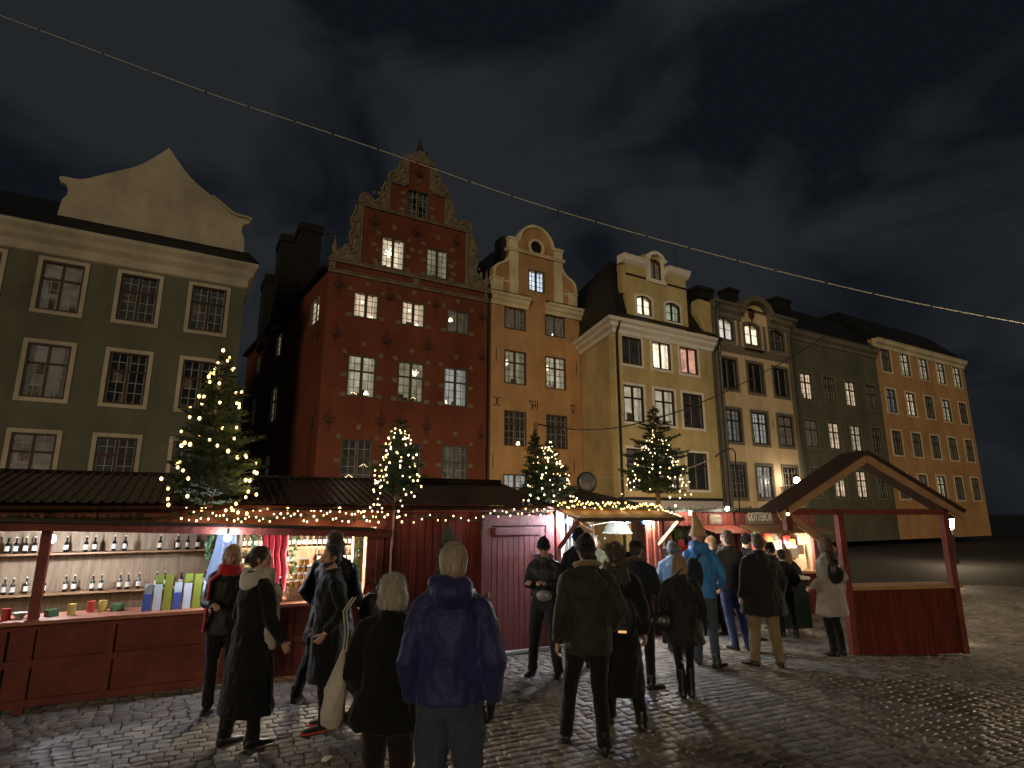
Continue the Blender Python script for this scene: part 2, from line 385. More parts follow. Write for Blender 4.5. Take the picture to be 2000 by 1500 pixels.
    for it in items:
        k, px, pz = it[0], x0+w*it[1], z0+h*it[2]; mb = MB(F.M)
        if k == 'star': star(mb, (px, wy+.3, pz), it[3] if len(it) > 3 else .24, 16); part('paper_star', mb, emis('paper_star', (1, .88, .55), 3.5, False), win)
        elif k == 'lamp':
            mb.tube([(px, wy+.35, pz-.1), (px, wy+.35, pz+.08)], [.13, .07], 12); o = part('lamp_shade', mb, emis('lamp_shade', (1, .74, .45), 5, False), win)
        elif k == 'candles':
            for i in range(7):
                q = (i-3)/3; zz = pz+.12*(1-abs(q)); mb.ball((px+q*.17, wy+.28, zz+.03), (.013, .012, .02), 6, 4)
            part('candle_bulbs', mb, emis('candle_bulb', (1, .72, .40), 14, False), win)
            mb = MB(F.M)
            for sg in (-1, 1): mb.beam((px, wy+.28, pz+.16), (px+sg*.21, wy+.28, pz), .02, .02)
            mb.box(px-.22, px+.22, wy+.26, wy+.30, pz-.02, pz); part('candle_arch', mb, M_BROWN, win)
        elif k == 'red':
            mb.ball((px, wy+.35, pz), (.10, .1, .07), 8, 5); part('red_lamp', mb, emis('red_lamp', (1, .05, .03), 2.4, False), win)
        elif k == 'plant':
            rg2 = random.Random(5)
            for i in range(26):
                q = px+rg2.uniform(-.3, .3); mb.tube([(q, wy+.2, z0+.03), (q+rg2.uniform(-.09, .09), wy+.22, pz+rg2.uniform(-.15, .1))], [.016, .003], 3)
            part('plant', mb, mat('window_plant', (.03, .05, .02), .8), win)
    if casing:
        mb = MB(F.M); e = cw; ring_prism(mb, curve_top(x0-e, x1+e, z0-e, z1+e, rise), curve_top(x0-.003, x1+.003, z0-.003, z1+.003, rise), -.035, wy-.06); part('casing', mb, casing, win)
    if stone is not None:
        sw = .30; rg = random.Random(int(x0*100+z0))
        def blk(cx, cz, ww, hh, k=0):
            mb = MB(F.M); mb.prism([(cx-ww/2, cz-hh/2), (cx+ww/2, cz-hh/2), (cx+ww/2+k, cz+hh/2), (cx-ww/2-k, cz+hh/2)], -.012+rg.uniform(-.004, .004), .05); part('stone_block', mb, M_LST, win)
        levels = [z0+.09, (z0+z1)/2] if h > 1.6 else [z0+.09]
        for q in levels:
            blk(x0-.17, q, sw, .2); blk(x1+.17, q+.01, sw, .2)
        for sg, q in ((-1, x0), (1, x1)):
            mb = MB(F.M); mb.prism([(q+sg*.03, z1+.02), (q+sg*.30, z1+.02), (q+sg*.30, z1+.20), (q+sg*.14, z1+.24)][::sg], -.012, .05); part('stone_block', mb, M_LST, win)
        blk(xm, z1+.62 if h > 1.6 else z1+.52, .17, .24, .045)
    return out
def iron_fleur(F, b, s, z, sc=1.0, label=None, name='wall_anchor'):
    mb = MB(F.M); y = -.035; sc *= 1.12; t = .018*sc
    mb.tube([(s, y, z-.55*sc), (s, y, z+.45*sc)], [t*.6, t*1.1], 5); mb.ball((s, y, z+.5*sc), .045*sc, 6, 5)
    for sg in (-1, 1):
        mb.tube([(s, y, z-.08*sc), (s+sg*.16*sc, y, z-.06*sc), (s+sg*.27*sc, y, z+.05*sc), (s+sg*.23*sc, y, z+.17*sc), (s+sg*.16*sc, y, z+.12*sc)], t*.7, 5)
        mb.tube([(s, y, z+.02*sc), (s+sg*.10*sc, y, z+.14*sc), (s+sg*.15*sc, y, z+.28*sc), (s+sg*.10*sc, y, z+.33*sc)], t*.6, 5)
        mb.tube([(s, y, z-.02*sc), (s+sg*.10*sc, y, z-.16*sc), (s+sg*.17*sc, y, z-.20*sc)], t*.6, 5)
    mb.box(s-.14*sc, s+.14*sc, y-.02, y+.02, z-.05*sc, z+.0*sc)
    part(name, mb, M_IRON, b)
def line_anchor(F, b, s, z, h=.7, tilt=0):
    mb = MB(F.M); mb.tube([(s-tilt, -.03, z-h/2), (s+tilt, -.03, z+h/2)], .018, 5); part('wall_anchor', mb, M_IRON, b)
def pipe(b, pts, F, r=.06, m=None, name='downpipe', hopper=True):
    mb = MB(F.M); mb.tube(pts, r, 8)
    if hopper: mb.box(pts[0][0]-.13, pts[0][0]+.13, pts[0][1]-.1, pts[0][1]+.1, pts[0][2]-.05, pts[0][2]+.2)
    z = pts[-1][2]+.7
    while z < pts[0][2]-1: mb.tube([(pts[-1][0], pts[-1][1], z), (pts[-1][0], pts[-1][1], z+.06)], r*1.3, 8); z += 2.2
    part(name, mb, m or M_PIPE, b)
def mirror(pts, c): return pts+[(2*c-a, z) for a, z in pts[::-1]]
def bez(p, n=6):
    """smooth chain through points (Catmull-Rom)"""
    out = []
    for i in range(len(p)-1):
        p0, p1, p2, p3 = p[max(i-1, 0)], p[i], p[i+1], p[min(i+2, len(p)-1)]
        for k in range(n):
            t = k/n; out.append(tuple(.5*((2*p1[j])+(-p0[j]+p2[j])*t+(2*p0[j]-5*p1[j]+4*p2[j]-p3[j])*t*t+(-p0[j]+3*p1[j]-3*p2[j]+p3[j])*t**3) for j in range(len(p1))))
    return out+[tuple(p[-1])]

# ---------------------------------------------------------------- red house
def red_house():
    F = FR; b = thing('town_house', 'tall red gabled house with scrolled stone gable, iron anchors and pale stone window blocks', 'house', F.M)
    holes = []; W_ = []
    for (x0, x1, z0, z1, room, rows, split, it) in (
        (4.01, 5.33, 18.24, 20.02, 'dark', (0, 4), 0, []),
        (2.67, 4.03, 14.93, 16.72, 'cream', (0, 5), 0, [('star', .42, .58, .36)]), (5.28, 6.64, 14.93, 16.76, 'olive', (0, 5), 0, [('plant', .5, .25)]),
        (1.34, 2.72, 11.87, 13.27, 'pink', (0, 4), 0, [('star', .42, .72, .13), ('lamp', .78, .16)]), (3.96, 5.34, 11.87, 13.27, 'pink', (0, 4), 0, [('star', .42, .72, .13), ('lamp', .76, .16)]), (6.59, 8.0, 11.87, 13.27, 'dim', (0, 4), 0, [('lamp', .33, .66)]),
        (1.25, 2.75, 7.68, 9.85, 'beige', (2, 3), .38, [('candles', .3, .08), ('lamp', .76, .16)]), (3.90, 5.40, 7.68, 9.85, 'olive', (2, 3), .38, [('star', .73, .78, .26), ('candles', .7, .10)]), (6.52, 8.0, 7.68, 9.85, 'silver', (2, 3), .38, [('lamp', .2, .14)]),
        (1.19, 2.76, 3.35, 5.53, 'dark', (2, 3), .42, [('candles', .35, .14), ('candles', .8, .40)]), (3.80, 5.38, 3.35, 5.53, 'dark', (2, 3), .42, []), (6.52, 8.06, 3.35, 5.53, 'dim', (2, 3), .42, [('candles', .4, .08)])):
        room2 = room
        holes.append(window(b, F, x0, x1, z0, z1, room2, 4, rows, split, items=it, stone=1))
    c = 4.68
    out = [(0, 0), (9.2, 0), (9.2, 14.76), (7.88, 14.76), (7.88, 18.2), (6.42, 18.2), (6.42, 20.05), (5.47, 20.05), (5.42, 21.9), (3.92, 21.9), (3.86, 20.05), (2.92, 20.05), (2.92, 18.2), (1.49, 18.2), (1.49, 14.76), (0, 14.76)]
    gh = [[(x, .0), (x+1.5, .0), (x+1.5, 2.4), (x, 2.4)] for x in ()]
    mb = MB(F.M); mb.prism(out, 0, .45, holes, back=True); part('front_wall', mb, M_RED, b)
    # doors and shop windows of the ground floor
    for x, ww in ((1.3, 1.5), (4.1, 1.1), (6.4, 1.7)):
        mb = MB(F.M); mb.box(x, x+ww, -.06, .02, .3, 2.5); mb.box(x+.1, x+ww-.1, -.09, -.05, .5, 2.3); part('shop_front', mb, M_BROWN, b)
    # ledges
    mb = MB(F.M)
    for z, x0, x1, o in ((14.64, -.05, 9.3, .16), (14.05, -.05, 9.3, .10)): mb.box(x0, x1, -o, .05, z, z+.13); mb.box(x0, x1, -o-.05, .04, z+.13, z+.19)
    for x in (.0, 4.55, 9.0): mb.box(x, x+.3, -.07, .04, 14.24, 14.64)
    for z, x0, x1 in ((18.16, 1.4, 7.97), (20.02, 2.8, 3.9), (20.02, 5.45, 6.55)): mb.box(x0, x1, -.12, .40, z, z+.1); mb.box(x0-.03, x1+.03, -.16, .42, z+.1, z+.15)
    for x in (1.42, 7.70): mb.box(x, x+.17, -.06, .03, 14.83, 18.16)
    for x in (2.85, 6.30): mb.box(x, x+.18, -.06, .03, 18.31, 20.02)
    for x in (3.84, 5.30): mb.box(x, x+.2, -.06, .03, 20.2, 21.7)
    cap = bez([(3.72, 21.75), (3.74, 21.98), (4.05, 22.06), (4.32, 22.32), (4.68, 22.5), (5.04, 22.32), (5.31, 22.06), (5.62, 21.98), (5.64, 21.75)], 4)
    mb.prism(cap, -.14, .42, back=True); part('ledges', mb, M_LST, b)
    # carved scrolls on both flanks of the gable
    s1 = bez([(1.45, 14.83), (.45, 14.83), (.40, 15.25), (.85, 15.55), (1.02, 15.9), (.92, 16.35), (1.08, 16.75), (.95, 17.2), (1.12, 17.65), (1.2, 18.1), (1.45, 18.17)], 5)
    s2 = bez([(2.9, 18.3), (1.55, 18.3), (1.35, 18.6), (1.58, 18.86), (1.92, 18.75), (2.1, 18.52), (2.5, 18.95), (2.55, 19.4), (2.7, 19.9), (2.9, 20.0)], 5)
    s3 = bez([(3.88, 20.16), (2.95, 20.16), (2.9, 20.5), (3.2, 20.75), (3.42, 21.0), (3.5, 21.45), (3.88, 21.75)], 5)
    for s in (s1, s2, s3):
        for k in (0, 1):
            q = s if not k else [(2*c-a, z) for a, z in s][::-1]
            mb = MB(F.M); mb.prism(q, -.10, .32, back=True)
            # raised relief: rolled edge and volutes
            edge = [(a, -.10, z) for a, z in q[6:-5]]; mb.tube(edge, .075, 6)
            zs = [z for _, z in q]; xs = [a for a, _ in q]; x_in = max(xs) if not k else min(xs); sg = -1 if not k else 1
            lo = min(zs); hi = max(zs); x_out = min(xs) if not k else max(xs)
            for (u, v, r) in ((.35, .17, .24), (.62, .22, .15), (.18, .45, .13), (.22, .7, .12), (.8, .10, .13)):
                cx = x_in+(x_out-x_in)*u; cz = lo+(hi-lo)*v; r *= (hi-lo)/3.4*.9+.12
                mb.tube([(cx+r*(1-i/15)*math.cos(i*.62), -.12, cz+r*(1-i/15)*math.sin(i*.62)) for i in range(14)], .065, 5)
            rg = random.Random(int(lo*7)+k)
            for _ in range(10):
                u = rg.uniform(.05, .75); v = rg.uniform(.05, .95)*(1-u*.9); mb.ball((x_in+(x_out-x_in)*u, -.10, lo+(hi-lo)*v), (rg.uniform(.05, .12), .06, rg.uniform(.05, .14)), 7, 5)
            part('carved_scroll', mb, M_LST, b, smooth=False)
    for x in (.22, 9.14):
        mb = MB(F.M); mb.box(x-.16, x+.16, -.14, .18, 14.83, 15.0)
        mb.tube([(x, .02, 15.0), (x, .02, 15.12), (x, .02, 15.2), (x, .02, 15.42), (x, .02, 15.6), (x, .02, 15.85), (x, .02, 16.15)], [.09, .09, .14, .17, .11, .05, .012], 10); part('urn', mb, M_LST, b, smooth=True)
    mb = MB(F.M)
    mb.tube([(c, .1, 22.4), (c, .1, 22.55), (c, .1, 22.7), (c, .1, 22.9), (c, .1, 23.05), (c, .1, 23.4)], [.14, .2, .2, .10, .12, .015], 8); mb.ball((5.1, .05, 22.5), (.08, .08, .16), 7, 5); part('finial', mb, M_IRON, b)
    for s, z in ((.55, 13.35), (3.25, 13.25), (5.95, 13.3), (8.85, 13.1), (.55, 10.75), (3.2, 10.75), (5.55, 10.8), (8.85, 10.65), (.5, 6.35), (3.1, 6.45), (5.6, 6.4), (8.85, 6.15), (2.2, 17.3), (4.66, 17.3), (7.15, 17.35), (4.67, 21.0)): iron_fleur(F, b, s, z, .95)
    for s, z in ((3.35, 17.42), (5.96, 17.45), (4.4, 16.3), (4.9, 16.3), (2.35, 15.2), (6.95, 15.4), (2.25, 16.1), (7.0, 16.1), (3.75, 19.6), (3.7, 18.6), (5.6, 18.6)): mb = MB(F.M); mb.box(s-.14, s+.14, -.012, .02, z-.1, z+.1); part('stone_block', mb, M_LST, b)
    # alley side wall
    G = FS; holes = []
    def sw(x0, x1, z0, z1, room, rows, split=.38): holes.append(window(b, G, x0, x1, z0, z1, room, 4, rows, split, stone=None, wy=-.10 if False else .1))
    # the wall's outer face looks towards -x: build it in a mirrored frame
    H = Fr(FS.p(21, 0, 0).x, FS.p(21, 0, 0).y, FS.az+180)
    for (x0, x1, z0, z1, room, rows) in ((18.05, 19.75, 11.75, 13.25, 'cream', (0, 4)), (10.2, 11.9, 11.75, 13.25, 'beige', (0, 4)), (4.0, 5.6, 11.8, 13.3, 'dim', (0, 4)), (10.0, 11.7, 7.5, 9.8, 'olive', (2, 3)), (3.8, 5.4, 8.0, 10.2, 'dim', (2, 3)), (9.9, 11.5, 3.6, 5.5, 'dim', (2, 3))):
        holes.append(window(b, H, x0, x1, z0, z1, room, 4, rows, .4))
    mb = MB(H.M); mb.prism([(0, 0), (20.99, 0), (20.99, 14.2), (0, 14.2)], 0, .45, holes); part('side_wall', mb, M_RED, b)
    mb = MB(H.M); mb.box(-.2, 21.05, -.35, .5, 14.2, 14.36); part('eave', mb, M_ROOF, b)
    for x in (12.6, 7.6): pipe(b, [(x, -.28, 14.2), (x, -.12, 13.7), (x, -.12, 0)], H)
    for s, z in ((19.9, 10.9), (20.1, 6.2), (15.2, 10.6), (16.2, 6.1), (8.8, 9.6)): iron_fleur(H, b, s, z, .8)
    for s, z in ((20.3, 7.2), (17.5, 5.9)): line_anchor(H, b, s, z, .9)
    pipe(b, [(9.28, -.18, 14.4), (9.28, -.1, 14.0), (9.28, -.1, 0)], F, .07)
    # roof and far walls
    mb = MB(F.M); d = FS.d; dl = Vector((d.dot(F.d), d.dot(F.n), 0))*21
    pr = [(.0, 14.36), (4.68, 19.8), (9.3, 14.36)]; y0 = .46
    vs = [(a, y0, z) for a, z in pr]+[(a+dl.x, dl.y, z) for a, z in pr]; mb.add(vs, [(0, 3, 4, 1), (1, 4, 5, 2), (3, 5, 4)])
    mb.add([(9.2, .45, 0), (9.2, .45, 14.4), (9.2+dl.x, dl.y, 14.4), (9.2+dl.x, dl.y, 0), (dl.x, dl.y, 0), (dl.x, dl.y, 14.4)], [(0, 1, 2, 3), (3, 2, 5, 4)]); part('roof', mb, M_ROOF, b)
    for (xa, xb, yt, off, dep) in ((589, 630, 432, 5, 1.6), (552, 585, 455, 8, 2.0), (521, 546, 534, 14, 2.4)):
        x0, zt = F.hit(xa, yt, off); x1, _ = F.hit(xb, yt+8, off)
        mb = MB(F.M); mb.box(x0, x1, off, off+dep, 13.5, zt-.35); mb.box(x0-.08, x1+.08, off-.08, off+dep+.08, zt-.5, zt-.05); mb.box(x0+.05, x1-.05, off+.05, off+dep-.05, zt-.05, zt+.04); part('chimney', mb, M_CHIM, b)
    mb = MB(F.M); P = lambda x, y, o: (lambda h: Vector((h[0], o, h[1])))(F.hit(x, y, o))
    for a, c2 in (((628, 450), (650, 497)), ((634, 447), (656, 494)), ((640, 446), (658, 490)), ((627, 458), (691, 455)), ((620, 515), (640, 515)), ((622, 532), (623, 514)), ((628, 450), (634, 447)), ((622, 482), (646, 500))):
        mb.beam(P(*a, 2.2), P(*c2, 2.2), .035, .035)
    part('roof_ladder', mb, M_IRON, b)
red_house()

def orange_house():
    F = FR; c = 12.66; b = thing('town_house', 'narrow orange house with a curved cream gable, round window and black monogram letters', 'house', F.at(9.4))
    holes = []
    for (x0, x1, z0, z1, room, rows, it) in (
        (12.06, 13.27, 15.42, 16.85, 'cool', (0, 4), []),
        (10.34, 11.86, 12.7, 14.1, 'dim', (0, 4), [('lamp', .15, .2)]), (13.24, 14.76, 12.7, 14.1, 'dim', (0, 4), [('lamp', .62, .2)]),
        (10.34, 11.87, 9.35, 11.4, 'olive', (2, 3), [('star', .22, .66, .26)]), (13.24, 14.77, 9.35, 11.4, 'beige', (2, 3), [('star', .2, .66, .26), ('plant', .4, .3)]),
        (10.34, 11.86, 5.7, 7.76, 'dark', (2, 3), [('lamp', .8, .12)]), (13.25, 14.8, 5.7, 7.76, 'dark', (2, 3), [('plant', .5, .3)]),
        (10.3, 11.9, 2.0, 4.1, 'silver', (2, 3), []), (13.25, 14.85, 2.0, 4.1, 'grey', (2, 3), [])):
        holes.append(window(b, F, x0, x1, z0, z1, room, 4, rows, .36, items=it, frame=mat('umber_window_paint', (.10, .055, .03), .5)))
    circ = lambda r, n=28: [(c+r*math.cos(2*PI*i/n), 18.42+r*math.sin(2*PI*i/n)) for i in range(n)]
    holes.append(circ(.44))
    L = [(9.4, 0), (9.4, 14.9), (9.62, 14.9), (9.62, 15.85)]+bez([(9.55, 15.95), (9.62, 16.45), (9.95, 16.8), (10.35, 17.02), (10.62, 17.4), (10.68, 17.85)], 5)+[(10.68, 18.62), (11.32, 18.62)]
    arch = [(c-1.34*math.cos(PI*i/24), 18.5+1.38*math.sin(PI*i/24)) for i in range(25)]
    Rr = [(2*c-a, z) for a, z in L[::-1]]; out = (L+arch+Rr)[::-1]
    out = [p for i, p in enumerate(out) if i == 0 or (abs(p[0]-out[i-1][0])+abs(p[1]-out[i-1][1])) > .004]
    out = [(min(a, 15.95), z) for a, z in out]
    mb = MB(F.M); mb.prism(out, 0, .45, holes, back=True); part('front_wall', mb, M_ORG, b)
    mb = MB(F.M)
    for x in (10.70, 14.0): mb.box(x, x+.62, -.05, .03, 14.95, 17.78)
    mb.box(10.55, 14.78, -.14, .46, 17.78, 17.90); mb.box(10.5, 14.83, -.19, .5, 17.90, 17.97)
    for x in (10.66, 14.02): mb.box(x, x+.64, -.05, .47, 17.97, 18.55); mb.box(x-.06, x+.70, -.12, .5, 18.55, 18.68)
    for x in (9.56, 15.08): mb.box(x, x+.68, -.05, .47, 14.95, 15.72); mb.box(x-.05, x+.73, -.1, .5, 15.72, 15.84)
    for x0, x1 in ((10.24, 10.70), (14.62, 15.08)): mb.box(x0, x1, -.06, .03, 15.62, 15.72)
    for k in (0, 1):
        q = bez([(9.55, 15.86), (9.62, 16.45), (9.95, 16.8), (10.35, 17.02), (10.62, 17.4), (10.68, 17.78)], 5)
        q2 = [(a+.13, z-.10) for a, z in q]
        if k: q = [(2*c-a, z) for a, z in q]; q2 = [(2*c-a, z) for a, z in q2]
        pl = q+q2[::-1]; mb.prism(pl, -.06, .46, back=True)
    a1 = [(c-1.37*math.cos(PI*i/24), 18.5+1.41*math.sin(PI*i/24)) for i in range(25)]; a2 = [(c-1.20*math.cos(PI*i/24), 18.5+1.24*math.sin(PI*i/24)) for i in range(25)]
    mb.prism(a1+a2[::-1], -.09, .47, back=True)
    part('gable_trim', mb, M_TAN, b)
    mb = MB(F.M); ring_prism(mb, circ(.58), circ(.42), -.05, .1); o = part('round_window', mb, M_TAN, b)
    mb = MB(F.M); ring_prism(mb, circ(.42), circ(.36), .02, .1)
    mb.box(c-.02, c+.02, .05, .09, 18.0, 18.84); mb.box(c-.42, c+.42, .05, .09, 18.40, 18.44); part('sash', mb, M_BROWN, o)
    mb = MB(F.M); mb.prism(circ(.40), .10, .11, sides=False); part('pane', mb, mat('black_glass', (.02, .018, .015), .12), o)
    for x0, x1 in ((9.36, 12.0), (13.34, 16.1)):
        prof = [(0, 14.1), (.10, 14.1), (.14, 14.25), (.28, 14.4), (.32, 14.55), (.42, 14.62), (.46, 14.8), (0, 14.8)]
        mb = MB(F.M); mb.profile([(o_, z) for o_, z in prof], [(x0, 0, 0, -1), (x1, 0, 0, -1)]); part('cornice', mb, M_TAN, b)
        mb = MB(F.M); mb.add([(x0-.05, -.52, 14.805), (x1+.05, -.52, 14.805), (x1+.05, 0, 15.0), (x0-.05, 0, 15.0), (x0-.05, -.52, 14.78), (x1+.05, -.52, 14.78)], [(0, 1, 2, 3), (4, 5, 1, 0)]); part('cornice_flashing', mb, M_ROOF, b)
    iron = M_IRON
    def cc(s, z, flip):
        mb = MB(F.M); r = .2
        for sg in (-1, 1):
            q = [(s+sg*(.17-r*math.cos(a)*1.0), -.03, z+.24*math.sin(a)) for a in [R(v) for v in range(-115, 116, 23)]] if not flip else [(s+sg*(.05+r*.9*math.cos(a)-.12), -.03, z+.24*math.sin(a)) for a in [R(v) for v in range(-100, 131, 23)]]
            mb.tube(q, .02, 5)
        part('iron_letters', mb, iron, b)
    cc(9.87, 8.22, False); cc(15.25, 8.24, True)
    mb = MB(F.M); y = -.03
    for a, d in (((12.30, 8.5), (12.30, 7.9)), ((12.62, 8.52), (12.62, 7.9)), ((12.46, 8.5), (12.46, 8.05)), ((12.28, 8.2), (12.64, 8.2))): mb.tube([(a[0], y, a[1]), (d[0], y, d[1])], .02, 5)
    mb.tube([(12.30, y, 8.48), (12.16, y, 8.44), (12.12, y, 8.3), (12.2, y, 8.2), (12.30, y, 8.2), (12.18, y, 8.02), (12.10, y, 7.92)], .02, 5); mb.tube([(12.05, y, 8.5), (12.1, y, 8.44), (12.02, y, 8.38)], .015, 5)
    part('iron_letters', mb, iron, b)
    for s, z, t_ in ((9.8, 11.0, 0), (15.6, 10.9, .04), (9.62, 4.8, 0), (14.93+.3, 4.7, .02), (11.95, 18.3, 0), (13.4, 18.3, 0)): line_anchor(F, b, s, z, .8 if z < 18 else .7, t_)
    mb = MB(F.M); pr = [(9.05, 15.0), (10.5, 18.35), (10.9, 18.7), (14.4, 18.7), (14.8, 18.35), (16.3, 15.0)]
    vs = [(a, .46, z) for a, z in pr]+[(a, 14, z) for a, z in pr]; mb.add(vs, [(i, i+6, i+7, i+1) for i in range(5)])
    mb.box(9.42, 15.94, 1.4, 14, 0, 15.0); part('roof', mb, M_ROOF, b)
    mb = MB(F.M); mb.box(10.3, 10.66, .3, 1.2, 17.3, 18.75); part('chimney', mb, M_ROOF, b)
    mb = MB(F.M); mb.beam((10.25, .9, 17.7), (9.75, .9, 17.75), .03, .03); mb.beam((9.75, .9, 17.75), (9.95, .9, 17.1), .03, .03); part('roof_bracket', mb, M_IRON, b)
orange_house()

def yellow_house():
    F = FY; b = thing('town_house', 'yellow corner house with white cornice, dark mansard roof and a raised attic front', 'house', F.M)
    BR = mat('dark_red_window_paint', (.055, .018, .012), .45); holes = []
    for (x0, x1, z0, z1, room, rows, it) in (
        (.56, 2.03, 10.12, 11.72, 'dark', (0, 1), []), (2.86, 4.32, 10.12, 11.75, 'hot', (0, 1), [('lamp', .25, .45), ('plant', .6, .35)]), (5.1, 6.6, 10.12, 11.75, 'rose', (0, 1), [('red', .3, .3), ('plant', .6, .35)]),
        (.53, 2.02, 6.85, 8.9, 'beige', (1, 1), []), (2.85, 4.42, 6.85, 8.9, 'beige', (1, 1), [('plant', .8, .5)]), (5.1, 6.75, 6.85, 8.9, 'dark', (1, 1), []),
        (.55, 2.05, 3.25, 5.37, 'dim', (1, 1), [('star', .6, .8, .2)]), (2.85, 4.4, 3.25, 5.37, 'pink', (1, 1), [('candles', .5, .2)]), (5.15, 6.8, 3.25, 5.37, 'dark', (1, 1), [])):
        holes.append(window(b, F, x0, x1, z0, z1, room, 2, rows, .34, frame=BR, casing=M_WHT, cw=.15))
    mb = MB(F.M); mb.prism([(0, 0), (8.05, 0), (8.05, 12.0), (0, 12.0)], 0, .45, holes); part('front_wall', mb, M_YEL, b)
    # oblique wall towards the orange house
    A = F.p(0, 0, 0); B2 = FR.p(15.95, 0, 0); dv = A-B2; L = dv.length; az = math.degrees(math.atan2(dv.x, dv.y)); G = Fr(B2.x, B2.y, az)
    mb = MB(G.M); mb.box(0, L, 0, .45, 0, 12.2); mb.box(1.7, L-.55, -.05, .02, 2.9, 11.7); part('side_wall', mb, M_YEL, b)
    prof = [(0, 11.78), (.10, 11.8), (.14, 12.0), (.34, 12.14), (.38, 12.3), (.55, 12.38), (.6, 12.55), (0, 12.6)]
    gl = F.M.inverted() @ B2; t1 = (F.M.inverted() @ (A+dv.normalized()*0))
    nd = F.M.inverted().to_3x3() @ G.n*-1
    mb = MB(F.M); mt = (Vector((nd.x, nd.y, 0))+Vector((0, -1, 0))); mt = mt/(mt.length_squared/2)
    mb.profile(prof, [(gl.x, gl.y, nd.x, nd.y), (0, 0, mt.x, mt.y), (8.1, 0, 0, -1)]); part('cornice', mb, M_WHT, b)
    mb = MB(F.M); mb.box(-.05, 8.15, -.12, .02, 2.62, 2.78); part('ledge', mb, M_ROOF, b)
    mb = MB(F.M); mb.box(-.02, 8.1, -.06, .03, 1.95, 2.62); part('shop_fascia', mb, mat('pale_mauve_fascia', (.55, .48, .50), .6), b)  # white band: the mauve of the light on it is put into the colour
    for x in (.7, 3.0, 5.4):
        mb = MB(F.M); mb.box(x, x+1.5, -.05, .02, .4, 1.9); part('shop_front', mb, M_BROWN, b)
    # roof: steep skirt, side slope, flat top
    ix = (gl.x, gl.y)
    mb = MB(F.M); vs = [(-.35, -.55, 12.6), (8.15, -.6, 12.6), (8.2, 9, 12.6), (gl.x-.3, gl.y-.35, 12.6), (.72, .9, 16.6), (6.3, .9, 16.2), (6.3, 9, 16.6), (.72+2.93, 11.5, 16.6), (gl.x+2.1, gl.y+7.7, 12.6), (.25, .02, 13.12), (7.9, .02, 13.12), (1.12, .02, 13.12), (1.12, .9, 16.57), (6.0, .02, 13.12), (6.0, .9, 16.23), (1.12, 1.6, 13.12), (6.0, 1.6, 13.12)]
    mb.add(vs, [(0, 1, 10, 9), (13, 10, 5, 14), (1, 2, 6, 5, 10), (4, 5, 6, 7), (3, 0, 9), (3, 9, 4), (8, 3, 4, 7), (9, 11, 12, 4)]); part('roof', mb, M_ROOF, b)
    mb = MB(F.M); fp = [(.75, 1.4), (8, 1.4), (8, 9), (2.9, 9)]; mb.add([(x, y, z) for z in (0, 12.55) for x, y in fp], [(0, 1, 5, 4), (1, 2, 6, 5), (2, 3, 7, 6), (3, 0, 4, 7), (4, 5, 6, 7)]); part('core', mb, M_YEL, b)
    # attic front
    holes = []; y = .0
    for (x0, x1, room) in ((1.84, 3.02, 'hot'), (4.14, 5.36, 'green')):
        holes.append(window(b, F, x0, x1, 13.23, 14.43, room, 2, (0, 2), 0, rise=.18, frame=BR, casing=M_WHT, cw=.13, items=[('lamp', .7, .2)] if room == 'hot' else [], wy=.12))
    holes.append(window(b, F, 3.03, 3.93, 15.68, 17.0, 'dim', 4, (0, 4), 0, rise=.2, frame=BR, items=[('lamp', .7, .15)], wy=.12))
    mb = MB(F.M); mb.prism([(1.1, 12.95), (6.02, 12.95), (6.02, 16.3), (4.4, 16.3), (4.4, 17.15), (2.6, 17.15), (2.6, 16.3), (1.1, 16.3)], .0, .35, holes, back=True); part('attic_wall', mb, M_YEL, b)
    mb = MB(F.M); mb.box(1.1, 1.4, .35, .75, 12.9, 16.3); mb.box(5.72, 6.02, .35, .75, 12.9, 16.1); mb.box(.86, 1.1, .12, .45, 14.4, 16.3); part('attic_cheek', mb, M_YEL, b)
    pr2 = [(0, 16.2), (.08, 16.25), (.22, 16.38), (.3, 16.58), (.36, 16.68), (-.3, 16.70), (-.3, 16.2)]
    for x0, x1 in ((.75, 2.68), (4.35, 6.2)):
        mb = MB(F.M); mb.profile(pr2, [(x0, 0, 0, -1), (x1, 0, 0, -1)]); part('attic_cornice', mb, M_WHT, b)
    mb = MB(F.M); mb.box(1.1, 2.62, -.08, .01, 15.52, 15.60); mb.box(4.42, 6.05, -.08, .01, 15.52, 15.60); part('attic_ledge', mb, M_ROOF, b)
    xc = 3.48; hood = bez([(2.60, 16.98), (2.78, 17.06), (2.98, 17.30), (3.48, 17.46), (3.98, 17.30), (4.18, 17.06), (4.36, 16.98)], 5)
    mb = MB(F.M); inn = [(a*.8+xc*.2, z-.2) for a, z in hood]; mb.prism(hood+inn[::-1], -.2, .35, back=True)
    o1 = bez([(2.72, 15.45), (2.85, 15.9), (2.68, 16.2), (2.82, 16.6), (2.8, 17.05)], 4); i1 = [(3.02, z) for a, z in o1]; mb.prism((o1+i1[::-1])[::-1], -.09, .02)
    mb.prism([(2*xc-a, z) for a, z in o1+i1[::-1]], -.09, .02); mb.box(2.72, 4.24, -.1, .03, 15.42, 15.66); part('dormer_surround', mb, M_WHT, b)
    pipe(b, [(.12, -.42, 12.4), (.12, -.12, 11.7), (.12, -.12, 0)], F, .075)
    pipe(b, [(8.05, -.6, 12.4), (7.9, -.15, 11.7), (7.9, -.15, 0)], F, .075)
